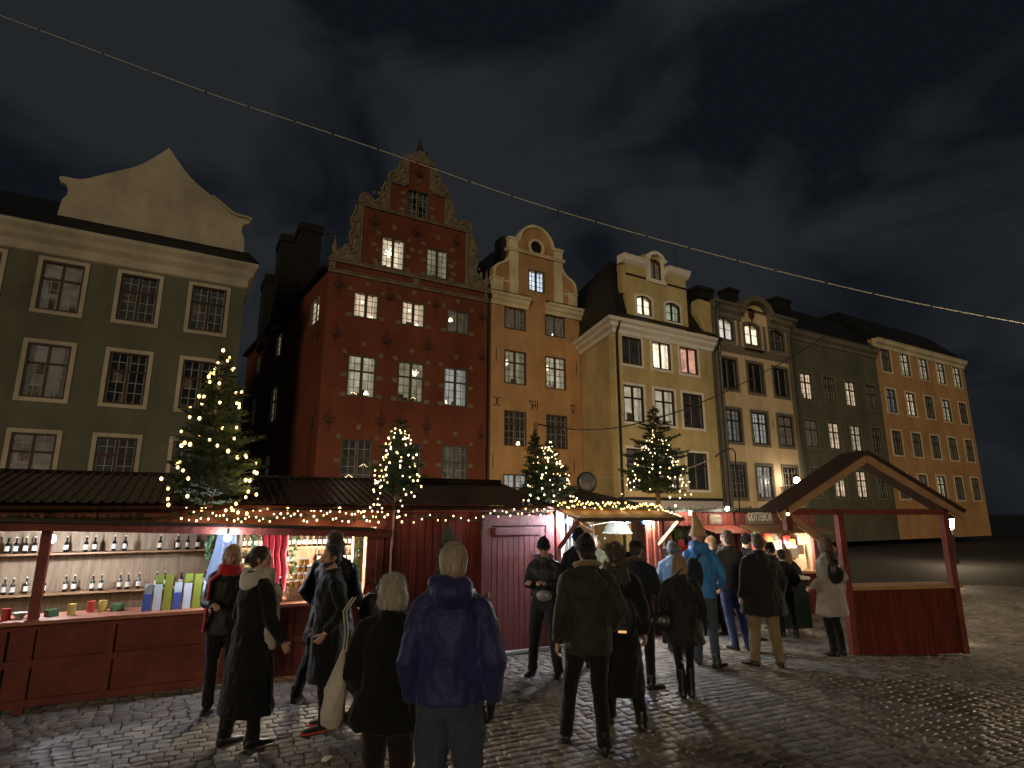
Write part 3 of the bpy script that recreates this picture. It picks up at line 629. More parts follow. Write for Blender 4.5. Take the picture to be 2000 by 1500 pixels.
    mb = MB(F.M); x, z = F.hit(1321, 525, 3); mb.tube([(x, 3, 16), (x, 3, z+1.0), (x, 3, z+4.4)], [.035, .02, .008], 5); mb.tube([(x-.25, 3, z+.8), (x-.25, 3, z+2.0)], .012, 4); mb.beam((x-.3, 3, z+1.4), (x+.1, 3, z+1.4), .02, .02); mb.beam((x-.25, 3, z+.9), (x, 3, z+.9), .02, .02); part('antenna', mb, M_IRON, b)
    for s, z in ((.38-.1, 7.0), (.25, 7.0)):
        pass
    mb = MB(F.M); mb.tube([(.42, -.05, 7.35), (.36, -.1, 7.25), (.38, -.1, 7.1), (.46, -.05, 7.08)], .02, 5); part('wall_hook', mb, M_IRON, b)
yellow_house()

def beige_house():
    F = FY; X0 = 8.1; b = thing('town_house', 'beige and grey house with an arched pediment and oval medallion over arched top windows', 'house', F.at(X0))
    BR = mat('brown_black_paint', (.035, .02, .014), .5); holes = []; Y0 = .0
    cs = (9.4, 12.0, 14.6)
    spec = [(12.82, 14.28, ('white', 'hot', 'dark'), (0, 2), .22, 2), (9.6, 11.55, ('black', 'black', 'black'), (0, 1), 0, 2), (6.25, 8.27, ('grey', 'silver', 'dim'), (2, 3), 0, 4), (2.84, 4.85, ('dark', 'silver', 'dark'), (2, 3), 0, 4)]
    for z0, z1, rooms, rows, rise, cols in spec:
        for c_, rm in zip(cs, rooms):
            holes.append(window(b, F, c_-.74, c_+.74, z0, z1, rm, cols, rows, .34, rise=rise, frame=BR, casing=M_GRY, cw=.18, curtain=rm in ('silver', 'grey')))
    mb = MB(F.M); mb.prism([(X0, 0), (16.1, 0), (16.1, 14.5), (X0, 14.5)], 0, .45, holes); part('front_wall', mb, M_BEI, b)
    mb = MB(F.M); mb.box(X0+.02, X0+.55, -.10, .02, 0, 14.4); mb.box(15.65, 16.1, -.10, .02, 0, 14.4); mb.box(X0+.55, 15.65, -.02, .01, 12.0, 12.6)
    for x in (10.55, 13.15): mb.box(x, x+.3, -.022, .01, 12.6, 14.4)
    mb.box(X0+.0, 16.1, -.14, .02, 2.05, 2.25); mb.box(X0, 16.1, -.02, .01, 0, 2.05); part('grey_pilasters', mb, M_GRY, b)
    mb = MB(F.M); mb.box(11.1, 12.9, -.22, .0, 12.42, 12.5); part('window_shelf', mb, M_IRON, b)
    prof = [(0, 14.3), (.12, 14.32), (.16, 14.6), (.35, 14.75), (.40, 15.0), (.55, 15.08), (.58, 15.2), (-.2, 15.25), (-.2, 14.3)]
    for x0, x1 in ((X0-.1, 10.9), (13.7, 16.4)):
        mb = MB(F.M); mb.profile(prof, [(x0, 0, 0, -1), (x1, 0, 0, -1)]); part('cornice', mb, M_GRY, b)
    cx = 12.3; A1 = [(cx-1.75*math.cos(PI*i/20), 14.75+1.45*math.sin(PI*i/20)) for i in range(21)]; A2 = [(cx-1.35*math.cos(PI*i/20), 14.75+1.05*math.sin(PI*i/20)) for i in range(21)]
    mb = MB(F.M); mb.prism((A1+A2[::-1])[::-1], -.5, .3, back=True); part('arched_pediment', mb, M_GRY, b)
    mb = MB(F.M); mb.prism((A2+[(cx+1.35, 14.3), (cx-1.35, 14.3)])[::-1], -.03, .3, back=True); part('tympanum', mb, M_BEI, b)
    mb = MB(F.M); mb.ball((cx-.25, -.05, 15.02), (.33, .10, .42), 14, 10); mb.tube([(cx-.25, -.05, 14.75), (cx-.25, -.08, 14.45)], [.12, .02], 8); part('medallion', mb, mat('maroon_paint', (.10, .02, .015), .6), b, smooth=True)
    mb = MB(F.M); vs = [(X0-.4, -.3, 15.22), (16.6, -.3, 15.22), (16.6, 8, 15.2), (X0-.4, 8, 15.2), (X0, 2.0, 16.4), (16.3, 2.0, 16.4), (16.3, 8, 17.2), (X0, 8, 17.2)]
    mb.add(vs, [(0, 1, 5, 4), (1, 2, 6, 5), (3, 0, 4, 7), (4, 5, 6, 7)]); mb.box(X0+.1, 16.0, 1.4, 8, 0, 15.2); mb.box(15.0, 16.6, .1, 3, 14.9, 16.2); part('roof', mb, M_ROOF, b)
    for xa, xb, yt, of in ((1364, 1392, 557, 1.2), (1423, 1441, 561, 2.4), (1516, 1542, 579, 2.4)):
        x0, zt = F.hit(xa, yt, of); x1, _ = F.hit(xb, yt, of); mb = MB(F.M); mb.box(x0, x1, of, of+.9, 14.5, zt-.18); mb.box(x0-.08, x1+.08, of-.08, of+1, zt-.25, zt); part('chimney', mb, M_CHIM, b)
    # yellow firewall stub beside the mansard
    mb = MB(F.M); mb.prism([(7.35, 12.9), (8.0, 12.4), (8.0, 15.05), (7.0, 15.1), (6.7, 14.1)], -.1, .5, back=True); part('firewall', mb, M_YEL, b)
    pipe(b, [(8.35, -.4, 14.8), (8.42, -.22, 14.0), (8.42, -.22, 0)], F, .09, M_PIPEG); pipe(b, [(16.15, -.4, 14.9), (16.0, -.2, 14.0), (16.0, -.2, 0)], F, .09, M_PIPEG)
    line_anchor(F, b, 13.3, 7.6, .5)
beige_house()

def simple_house(F, X0, X1, zc, wallm, trim, n, rows, label, seed, name='town_house', roofh=3, yb=10):
    b = thing(name, label, 'house', F.at(X0)); g = random.Random(seed); holes = []; sp = (X1-X0)/n
    for j in range(rows):
        for i in range(n):
            c_ = X0+sp*(i+.5); z0 = 3.0+j*3.35
            if z0+1.9 > zc-.4: continue
            rm = g.choice(['dark', 'dark', 'dim', 'beige', 'pink', 'black', 'grey']); holes.append(window(b, F, c_-.7, c_+.7, z0, z0+1.9, rm, 4, (2, 3), .36, casing=trim, cw=.13))
    mb = MB(F.M); mb.prism([(X0, 0), (X1, 0), (X1, zc), (X0, zc)], 0, .45, holes); part('front_wall', mb, wallm, b)
    prof = [(0, zc-.7), (.08, zc-.68), (.14, zc-.45), (.34, zc-.3), (.4, zc-.1), (.5, zc), (-.1, zc+.04), (-.1, zc-.7)]
    mb = MB(F.M); mb.profile(prof, [(X0-.02, 0, 0, -1), (X1+.02, 0, 0, -1)]); part('cornice', mb, trim, b)
    mb = MB(F.M); mb.box(X0+.01, X1-.01, 1.4, yb, 0, zc); mb.add([(X0, -.3, zc+.05), (X1, -.3, zc+.05), (X1, 2.5, zc+roofh), (X0, 2.5, zc+roofh), (X0, yb, zc+.05), (X1, yb, zc+.05), (X0, 6, zc+roofh), (X1, 6, zc+roofh)], [(0, 1, 2, 3), (3, 2, 7, 6), (6, 7, 5, 4), (0, 3, 6, 4), (1, 5, 7, 2)]); part('roof', mb, M_ROOF, b)
    return b
b5 = simple_house(FY, 16.12, 27, 14.6, M_GRN, M_GRY, 4, 4, 'dark greenish house past the beige one at the right edge of the row', 3)
b6 = simple_house(FY, 27.05, 42, 15.6, M_ORG, M_TAN, 5, 4, 'ochre house last in the row beyond the greenish one', 8)

def left_house():
    F = FR; b = thing('town_house', 'green plastered house with cream curved parapet across the alley at the left', 'house', F.at(-19))
    holes = []
    for i in range(5):
        for z0, z1, rm in ((10.0, 12.1, 'dark'), (6.4, 8.6, 'black'), (3.0, 5.0, 'dark')): holes.append(window(b, F, -5.95-i*2.7-.0, -4.55-i*2.7, z0, z1, rm if i != 2 else 'dim', 4, (2, 3), .36, casing=M_CRM, cw=.16, frame=M_BROWN))
    mb = MB(F.M); mb.prism([(-19, 0), (-3.78, 0), (-3.78, 12.9), (-19, 12.9)], 0, .45, holes); part('front_wall', mb, M_GRN, b)
    prof = [(0, 12.35), (.08, 12.4), (.1, 12.75), (.26, 12.95), (.3, 13.15), (.45, 13.35), (.48, 13.5), (-.2, 13.52)]
    mb = MB(F.M); mb.profile(prof, [(-19, 0, 0, -1), (-3.78, 0, .95, -1), (-3.78, 6, 1, 0)]); part('cornice', mb, M_CRM, b)
    mb = MB(F.M); mb.add([(-19, -.5, 13.53), (-3.3, -.5, 13.53), (-3.78, .2, 14.25), (-19, .2, 14.25), (-3.3, 6, 13.53), (-3.78, 6, 14.25)], [(0, 1, 2, 3), (1, 4, 5, 2)])
    mb.box(-19, -3.82, 1.4, 9, 0, 12.9); mb.box(-4.3, -3.82, .46, 1.4, 0, 12.9); mb.add([(-19, .5, 14.2), (-3.9, .5, 14.2), (-5.5, 4, 16.5), (-19, 4, 16.5), (-5.5, 9, 16.5), (-3.9, 9, 14.2)], [(0, 1, 2, 3), (1, 5, 4, 2)]); part('roof', mb, M_ROOF, b)
    g = bez([(-4.0, 14.2), (-4.06, 14.9), (-4.2, 15.2), (-4.15, 15.6), (-3.9, 15.75), (-3.9, 15.98), (-4.6, 16.05), (-5.3, 16.5), (-6.6, 17.4), (-7.6, 18.6)], 4)
    mb = MB(F.M); mb.prism((g+[(2*-7.6-a, z) for a, z in g[::-1]][1:])[::-1], .1, .45, back=True); part('parapet', mb, M_CRM, b)
    mb = MB(F.M); mb.tube([(a, .02, z+.0) for a, z in g[18:30]], .07, 6); part('parapet_moulding', mb, M_CRM, b)
left_house()

# ---------------------------------------------------------------- greenery and strings of bulbs
def tufts(mb, c, d, n, L, w, g, spread=.6):
    """n small needle blades around point c leaning along d"""
    for _ in range(n):
        v = (Vector(d)+Vector((g.uniform(-1, 1), g.uniform(-1, 1), g.uniform(-1, 1)))*spread).normalized(); l = L*g.uniform(.6, 1.2)
        s_ = v.cross(Vector((g.uniform(-1, 1), g.uniform(-1, 1), g.uniform(-1, 1)))).normalized()*w*.5
        b = Vector(c)+Vector((g.uniform(-1, 1), g.uniform(-1, 1), g.uniform(-1, 1)))*.012
        mb.add([b-s_*.6, b+s_*.6, b+v*l*.6+s_, b+v*l, b+v*l*.6-s_], [(0, 1, 2, 3, 4)])
def fir_tree(name, label, base, h, rad, seed, stem=.15, m=None, lean=(0, 0)):
    M = T(base); b = thing(name, label, 'tree', M, 'lit fir trees on the market stalls'); g = random.Random(seed)
    base = Vector(base); ax = lambda z: base+Vector((lean[0]*z, lean[1]*z, z))
    mb = MB(); mb.tube([ax(-.05), ax(h*.5), ax(h*.97)], [.028*h, .017*h, .004], 7); part('trunk', mb, M_BARK, b)
    mb = MB(); z = stem; tiers = int((h-stem)/.060)
    for i in range(tiers):
        t = i/tiers; z = stem+(h-stem)*t**.93; r0 = rad*(1-t)**.82*min(1, .72+t*2.2)*(.86+.28*math.sin(i*1.3+seed))+.04
        nb = max(4, int(9*(1-t)+4))
        for k in range(nb):
            a = 2*PI*(k+g.random()*.8)/nb+i*.7; r = r0*g.uniform(.62, 1.12); up = g.uniform(.0, .42)
            d = Vector((math.cos(a), math.sin(a), up)); o = ax(z+g.uniform(-.03, .03)); nseg = max(3, int(r/.042))
            for j in range(nseg+1):
                q = j/nseg; p = o+Vector((d.x*r*q, d.y*r*q, up*r*q*.5-.18*r*q*q+.20*r*q*q*q))
                dd = Vector((d.x, d.y, .25+.3*q)); tufts(mb, p, dd, 6 if q > .25 else 4, .055, .010, g, .8)
                if q > .35 and q < .95:
                    for sg in (-1, 1):
                        sd_ = Vector((-d.y*sg, d.x*sg, .1)); e = r*.30*(1-q*.6)
                        for u in (.5, 1): tufts(mb, p+(sd_+dd*.7)*e*u*.7, sd_+dd, 4, .05, .009, g, .65)
    tufts(mb, ax(h*.97), (0, 0, 1), 12, .10, .012, g, .35); part('crown', mb, m or M_FIR, b)
    return ax
BULB = None
def bulb_string(name, label, pts, m, r=.017, group='strings of warm bulbs', wire=True, jit=.0, glow=None, seed=1):
    """pts: bulb places in order; a wire runs through them, each bulb is a part"""
    g = random.Random(seed); M = T(pts[0]); b = thing(name, label, 'string lights', M, group)
    if wire:
        mb = MB(); q = []
        for i, p in enumerate(pts):
            q.append(Vector(p)+Vector((0, 0, .02)))
            if i < len(pts)-1: q.append((Vector(p)+Vector(pts[i+1]))/2+Vector((g.uniform(-.01, .01), g.uniform(-.01, .01), -.015)))
        mb.tube(q, .003, 4, cap=False); part('wire', mb, MATS['green_wire'], b)
    mb = MB(); mb.ball((0, 0, 0), (r, r, r*1.25), 7, 5); me = mesh_of(mb, 'bulb', I4, m, True)
    for i, p in enumerate(pts[:100]):
        o = bpy.data.objects.new('bulb', me); COL.objects.link(o); o.parent = b; WM[o.name] = WM[b.name]; o.location = Vector(p)-Vector(pts[0]); s_ = g.uniform(.75, 1.2); o.scale = (s_, s_, s_)
    if glow:
        n, e, c = glow
        for k in range(n):
            p = Vector(pts[int((k+.5)*len(pts)/n)]); l = bpy.data.lights.new('string_glow', 'POINT'); l.energy = e; l.color = c; l.shadow_soft_size = .12
            o = bpy.data.objects.new('string_glow', l); COL.objects.link(o); o.location = p+Vector((0, 0, 0)) - Vector((0, .06, .02))
    return b
mat('green_wire', (.015, .03, .015), .5)
def tree_bulbs(ax, h, rad, n, seed, stem=.15, front=True):
    g = random.Random(seed); out = []
    for i in range(n):
        t = (i+.5)/n; z = stem+(h-stem)*t*.97; a = i*2.4*.42*3+g.uniform(-.5, .5)
        a = -PI/2+1.6*math.sin(i*1.35+seed+g.uniform(-.6, .6))+g.uniform(-.5, .5)
        r = (rad*(1-t)**.8+.03)*g.uniform(.72, 1.05); out.append(ax(z+g.uniform(-.10, .08))+Vector((math.cos(a)*r, math.sin(a)*r, 0)))
    return out
def garland(name, label, path, th, seed, m=None, dens=46, cat='garland', group='fir garlands on the stalls'):
    M = T(path[0]); g = random.Random(seed); mb = MB(); mb.tube(path, .006, 4)
    for i in range(len(path)-1):
        a, c = Vector(path[i]), Vector(path[i+1]); n = max(2, int((c-a).length*dens/2))
        for k in range(n):
            p = a.lerp(c, (k+g.random())/n); d = Vector((g.uniform(-1, 1), g.uniform(-1, 1), g.uniform(-1, 1))).normalized(); s_ = th*(.7+.5*noise.noise(p*3))
            tufts(mb, p+d*s_*.35, d, 9, s_*.95, .012, g, .8)
    return solo(name, mb, m or M_FIR, label, cat, M, group)
def sag(a, b, d, n=14):
    a, b = Vector(a), Vector(b); return [a.lerp(b, i/n)+Vector((0, 0, -4*d*(i/n)*(1-i/n))) for i in range(n+1)]

# ---------------------------------------------------------------- market stalls in the front row
def boards(mb, x0, x1, y, z0, z1, pitch=.105, t=.02, g=None):
    g = g or random.Random(5); x = x0
    while x < x1-.01:
        w = min(pitch, x1-x); mb.box(x+.004, x+w-.004, y-t*g.uniform(.85, 1.1), y+.01, z0, z1); x += w
def corrugated(F, s0, s1, y0, z0, y1, z1, pitch=.13, amp=.017, th=.006, end_clip=None):
    mb = MB(F.M); n = int((s1-s0)/pitch*6); vs = []; fs = []
    for i in range(n+1):
        k6 = i % 6; x = s0+(s1-s0)*i/n+(.3*pitch/6 if k6 == 1 else -.3*pitch/6 if k6 == 4 else 0); a = amp*(1 if 2 <= k6 <= 3 else 0); vs += [(x, y0, z0+a), (x, y1, z1+a), (x, y0, z0+a-th), (x, y1, z1+a-th)]
    for i in range(n): k = i*4; fs += [(k, k+4, k+5, k+1), (k+2, k+3, k+7, k+6), (k, k+2, k+6, k+4)]
    mb.add(vs, fs); return mb
def globe_lamp(p, r, m, cable=None, label=None, group='bare globe lamps', name='globe_lamp'):
    M = T(p); b = thing(name, label or 'bare glowing globe lamp hanging in the stall', 'lamp', M, group)
    mb = MB(); mb.ball(p, r, 14, 10); part('globe', mb, m, b, smooth=True)
    mb = MB(); mb.tube([Vector(p)+Vector((0, 0, r*.8)), Vector(p)+Vector((0, 0, r+.07))], [.02, .018], 8); part('socket', mb, M_IRON, b)
    if cable: mb = MB(); mb.tube(cable, .006, 5); part('cable', mb, M_WIRE, b)
    return b
def left_stall():
    F = FT; b = thing('market_stall', 'red wooden market stall with wide lit serving hatch at the left and ribbed roof', 'market stall', F.at(-5), 'red market stalls'); L = -8.6; Rr = -1.86
    # front below the counter
    mb = MB(F.M); mb.box(L, Rr, -.0, .05, .05, .86); part('front_panel', mb, M_BOARDL, b)
    mb = MB(F.M)
    for z in (.06, .44, .80): mb.box(L, Rr, -.03, .0, z, z+.07)
    x = L
    while x < Rr: mb.box(x, x+.07, -.028, .0, .13, .80); x += .93
    part('panel_rails', mb, M_BOARDL, b)
    mb = MB(F.M); mb.box(L, Rr-.1, -.17, .42, .87, .905); part('counter', mb, mat('counter_wood', (.34, .13, .07), .5, .2, 20, .2, 6, stretch=(.6, 8, 1)), b)
    for q in ((L, L+.09, -.02, .07, 0, 2.05), (-5.6, -5.51, -.02, .07, 0, 2.05), (-1.95, Rr, -.025, .07, 0, 2.05), (-2.08, -1.952, .01, .05, .91, 1.68)): mb = MB(F.M); mb.box(*q); part('post', mb, M_BOARDL, b)
    # fascia and hatch beam
    mb = MB(F.M); mb.box(L, Rr+.02, -.02, .04, 1.80, 2.08); x = L
    while x < Rr: mb.box(x, x+.03, -.035, -.02, 1.80, 2.08); x += .86
    part('fascia', mb, mat('fascia_red', (.20, .055, .03), .6, .3, 14, .25, 3), b)
    G = Matrix.Identity(4); mb = MB(F.M @ Matrix.Translation((-2, -.1, 1.70)) @ Matrix.Rotation(R(2.1), 4, 'Y'))
    mb.box(-6.6, .20, -.10, .10, -.025, .055); mb.box(-6.6, .18, -.14, .05, .056, .085); part('hatch_beam', mb, M_BOARDL, b)
    mb = MB(F.M @ Matrix.Translation((-2, -.1, 1.70)) @ Matrix.Rotation(R(2.1), 4, 'Y')); mb.box(-6.6, -.05, -.16, -.145, .06, .10); part('hatch_edge_strip', mb, M_IRON, b)
    # roof
    mb = corrugated(F, L, -1.55, -.22, 2.10, 1.55, 2.52, .105, .022); part('roof_sheet', mb, M_CORR, b, label='brown corrugated metal roof')
    mb = MB(F.M); mb.box(L, -1.5, -.16, 1.5, 2.02, 2.045); mb.box(L, -1.6, 1.5, 1.62, 2.48, 2.54); part('roof_deck', mb, M_CORR, b)
    # inside
    mb = MB(F.M); mb.box(L, Rr, 1.55, 1.6, 0, 2.4); mb.box(Rr-.03, Rr, .05, 1.55, 0, 2.1); mb.box(L, L+.03, .05, 1.55, 0, 2.1); mb.box(-3.62, -3.58, .5, 1.55, 0, 2.1); part('inner_wall', mb, mat('pale_boards', (.34, .24, .15), .7, .4, 14, .35, 4, stretch=(7, 7, .6)), b)
    mb = MB(F.M); mb.box(-2.2, -2.06, .25, .33, .9, 1.9); part('door_jamb', mb, M_WOOD, b)
    return b
left_stall()
def stall_goods():
    F = FT; g = random.Random(11)
    bm_ = [mat('dark_bottle_glass', (.012, .014, .012), .15), mat('blue_label_bottle', (.05, .08, .22), .3), mat('amber_jar', (.45, .20, .05), .25), mat('cream_label', (.75, .70, .6), .6)]
    def shelf(x0, x1, z, y=1.25):
        mb = MB(F.M); mb.box(x0, x1, y-.02, 1.54, z-.02, z); return solo('shelf', mb, M_WOOD, 'planed board shelf on the back wall of the left stall', 'shelf', F.at(x0, y, z), 'shelves in the left stall')
    def bottle_mesh(h, r, body, cap=3):
        mb = MB(); mb.tube([(0, 0, 0), (0, 0, h*.55), (0, 0, h*.68), (0, 0, h*.94)], [r, r, r*.35, r*.32], 10); me_b = mb
        return me_b
    def bottle(s, y, z, h, r, k, lab, grp):
        M = F.at(s, y, z); mb = MB(M); mb.tube([(0, 0, 0), (0, 0, h*.55), (0, 0, h*.68), (0, 0, h*.93)], [r, r, r*.35, r*.32], 10)
        b = thing('bottle', lab, 'bottle', M, grp); part('glass_body', mb, bm_[k], b, smooth=True)
        mb = MB(M); mb.tube([(0, 0, h*.93), (0, 0, h)], r*.38, 8); part('cap', mb, bm_[3], b)
        mb = MB(M); mb.tube([(0, 0, h*.16), (0, 0, h*.46)], r*1.02, 10, cap=False); part('paper_label', mb, bm_[3], b); return b
    for row, z in enumerate((1.02, 1.26, 1.50, 1.78)):
        shelf(-8.5, -3.66, z) if row != 1 else None
        shelf(-3.56, -1.9, z)
        x = -3.5; protos = {}
        while x < -1.95:
            if not (-2.75 < x < -2.45 and row < 2):
                k = 1 if row == 3 and x < -2.9 else 0
                key = k
                if key not in protos: protos[key] = bottle(x, 1.36, z, .2, .026, k, 'dark bottle with pale label on the back shelf of the left stall' if k == 0 else 'blue bottle with pale label on the top shelf of the left stall', 'dark bottles on the shelves' if k == 0 else 'blue bottles on the top shelf'); P = protos[key]
                else: copy_tree(protos[key], F.at(x, 1.36+g.uniform(-.02, .02), z))
            x += .075
        x = -8.3+.05*row
        while x < -3.75 and row != 1:
            if g.random() < .8: copy_tree(protos[g.choice(sorted(protos))], F.at(x, 1.36+g.uniform(-.03, .03), z))
            x += g.choice((.09, .12, .2))
    bottle(-3.13, .12, .905, .30, .04, 0, 'tall dark bottle with white label standing on the front counter', None)
    # crates of jars on the counter
    M = F.at(-2.86, .2, .905); b = thing('wooden_crate', 'small pale wooden crate of jars standing on the counter', 'crate', M); mb = MB(M)
    for z in (0, .05, .10): mb.box(-.16, .16, -.1, -.088, z+.004, z+.046); mb.box(-.16, .16, .088, .1, z+.004, z+.046); mb.box(-.16, -.148, -.088, .088, z+.004, z+.046); mb.box(.148, .16, -.088, .088, z+.004, z+.046)
    part('slats', mb, M_WOOD, b); mb = MB(M); mb.box(-.148, .148, -.088, .088, .0, .01); part('bottom', mb, M_WOOD, b)
    first = None
    for lv in range(4):
        for i in range(5-lv):
            x = -3.0+.07*i+.035*lv+.02; z = 1.06+lv*.088
            if first is None:
                M = F.at(x, .2, z); mb = MB(M); mb.tube([(0, 0, 0), (0, 0, .065)], [.031, .031], 10); first = thing('jar', 'amber jar with a pale lid in the pile on the crate', 'jar', M, 'amber jars piled on the crate'); part('jar_glass', mb, bm_[2], first, smooth=False)
                mb = MB(M); mb.tube([(0, 0, .066), (0, 0, .082)], .032, 10); part('lid', mb, bm_[3], first)
            else: copy_tree(first, F.at(x, .2+g.uniform(-.01, .01), z))
    # red curtain with folds
    mb = MB(F.M); n = 40; vs = []
    for z in range(9):
        zz = .95+z*.1; wd = .34-.12*abs(math.sin((z-3)*.35))*(z < 6)*.4
        for i in range(n): q = i/(n-1); vs.append((-3.34+wd*q+.02*(8-z)*.3, .62+.028*math.sin(q*26)+.01*math.sin(z+q*4), zz))
    mb.add(vs, [(j*n+i, j*n+i+1, (j+1)*n+i+1, (j+1)*n+i) for j in range(8) for i in range(n-1)])
    solo('curtain', mb, mat('crimson_velvet', (.38, .008, .03), .8, sheen=.4), 'crimson curtain hanging in folds inside the lit hatch', 'curtain', F.at(-3.2, .62, 1.8), smooth=True)
    for s_, y, lab, z0 in ((-3.46, .5, 'vertical fir garland just left of the crimson curtain', .95), (-2.93, .5, 'vertical fir garland just right of the crimson curtain', 1.15), (-2.15, .18, 'vertical fir garland beside the right jamb of the hatch', .95), (-3.95, .45, 'vertical fir garland at the far left of the hatch', 1.3)):
        garland('garland', lab, [F.p(s_+.02*math.sin(i*1.3), y, 1.78-(1.78-z0)*i/7) for i in range(8)], .075, int(-s_*10), mat('bright_plastic_fir', (.05, .16, .06), .7, 0, 1, .4, 9), 95)
    # pale apron and blue cloth hanging
    mb = MB(F.M); n = 22; vs = []
    for z in range(8):
        zz = 1.0+z*.115; wd = .16+.17*sstep(7, 0, z)
        for i in range(n): q = i/(n-1)-.5; vs.append((-3.78+wd*q*1.3, .34+.03*math.sin(q*14), zz))
    mb.add(vs, [(j*n+i, j*n+i+1, (j+1)*n+i+1, (j+1)*n+i) for j in range(7) for i in range(n-1)])
    solo('hanging_cloth', mb, mat('blue_grey_cloth', (.14, .19, .30), .85, sheen=.3), 'blue grey cloth hanging under the hatch beam behind the bun haired woman', 'cloth', F.at(-3.78, .3, 1.8), smooth=True)
    # wreath plush and small goods on the right of the hatch
    for i, (s_, z, c) in enumerate(((-2.42, 1.20, (.5, .02, .02)), (-2.32, 1.12, (.6, .55, .45)), (-2.5, 1.08, (.45, .03, .03)))):
        M = F.at(s_, .55, z); mb = MB(M); mb.ball((0, 0, 0), (.06, .05, .075), 10, 8); mb.tube([(0, 0, .06), (.01, 0, .12), (.03, 0, .16)], [.045, .02, .004], 8)
        solo('soft_toy', mb, mat('plush_%d' % i, c, .9, sheen=.5), ('red soft toy hanging', 'cream soft toy hanging', 'small dark red soft toy hanging')[i]+' by the right jamb of the left stall', 'soft toy', M, smooth=True)
    globe_lamp(F.p(-2.36, .5, 1.5), .075, M_GLOBEW, label='large warm white lamp glowing at the right of the left stall')
    globe_lamp(F.p(-3.80, -.26, 1.70), .038, M_GLOBE, label='small blue white lamp at the left edge of the left stall')
    globe_lamp(F.p(-3.3, .9, 1.95), .05, M_GLOBEW, label='warm lamp above the crimson curtain in the left stall')
    globe_lamp(F.p(-5.6, .5, 1.7), .05, M_GLOBE, label='cool lamp deep in the left end of the left stall')
    # stock on the far-left counter: blue and white little packets
    M = F.at(-4.3, .1, .905); first = None
    for i in range(14):
        M = F.at(-4.55+(i % 7)*.1, .05+.12*(i//7), .905+.16*(i//7)*0); h = .18+.10*((i*7) % 3)
        mb = MB(M); mb.box(-.04, .04, -.025, .025, 0, h); mb.box(-.036, .036, -.027, -.0255, h*.3, h*.7)
        solo('packet', mb, mat('packet_%d' % (i % 3), ((.06, .10, .35), (.55, .62, .7), (.25, .30, .05))[i % 3], .35), ('blue', 'silver white', 'green')[i % 3]+' upright packet on the counter behind the red scarf woman', 'packet', M, ('blue', 'silver', 'green')[i % 3]+' packets on the far left counter')
stall_goods()

def counter_clutter():
    F = FT; g = random.Random(21); kinds = (('tin', (.5, .05, .04), 'small red tin'), ('tin', (.55, .42, .12), 'small golden tin'), ('bowl', (.62, .58, .5), 'pale bowl'), ('box', (.05, .16, .07), 'small green gift box'))
    for i in range(26):
        x = -8.2+i*.14+g.uniform(-.03, .03); k, c, lab = kinds[g.randrange(4)]; M = F.at(x, g.uniform(.0, .3), .905, g.uniform(0, 1)); mb = MB(M)
        if x > -4.75: break
        if k == 'tin': mb.tube([(0, 0, 0), (0, 0, .10)], .04, 12); mb.tube([(0, 0, .101), (0, 0, .115)], .042, 12)
        elif k == 'bowl': mb.tube([(0, 0, 0), (0, 0, .02), (0, 0, .06), (0, 0, .062), (0, 0, .02)], [.03, .035, .075, .068, .03], 16)
        else: mb.box(-.05, .05, -.04, .04, 0, .07); mb.box(-.052, .052, -.008, .008, 0, .072); mb.box(-.008, .008, -.042, .042, 0, .073)
        solo(k if k != 'box' else 'gift_box', mb, mat('clutter_%s_%d' % (k, int(c[0]*100)), c, .4), lab+' on the counter at the far left end of the left stall', k if k != 'box' else 'gift box', M, lab+'s on the left counter')
counter_clutter()

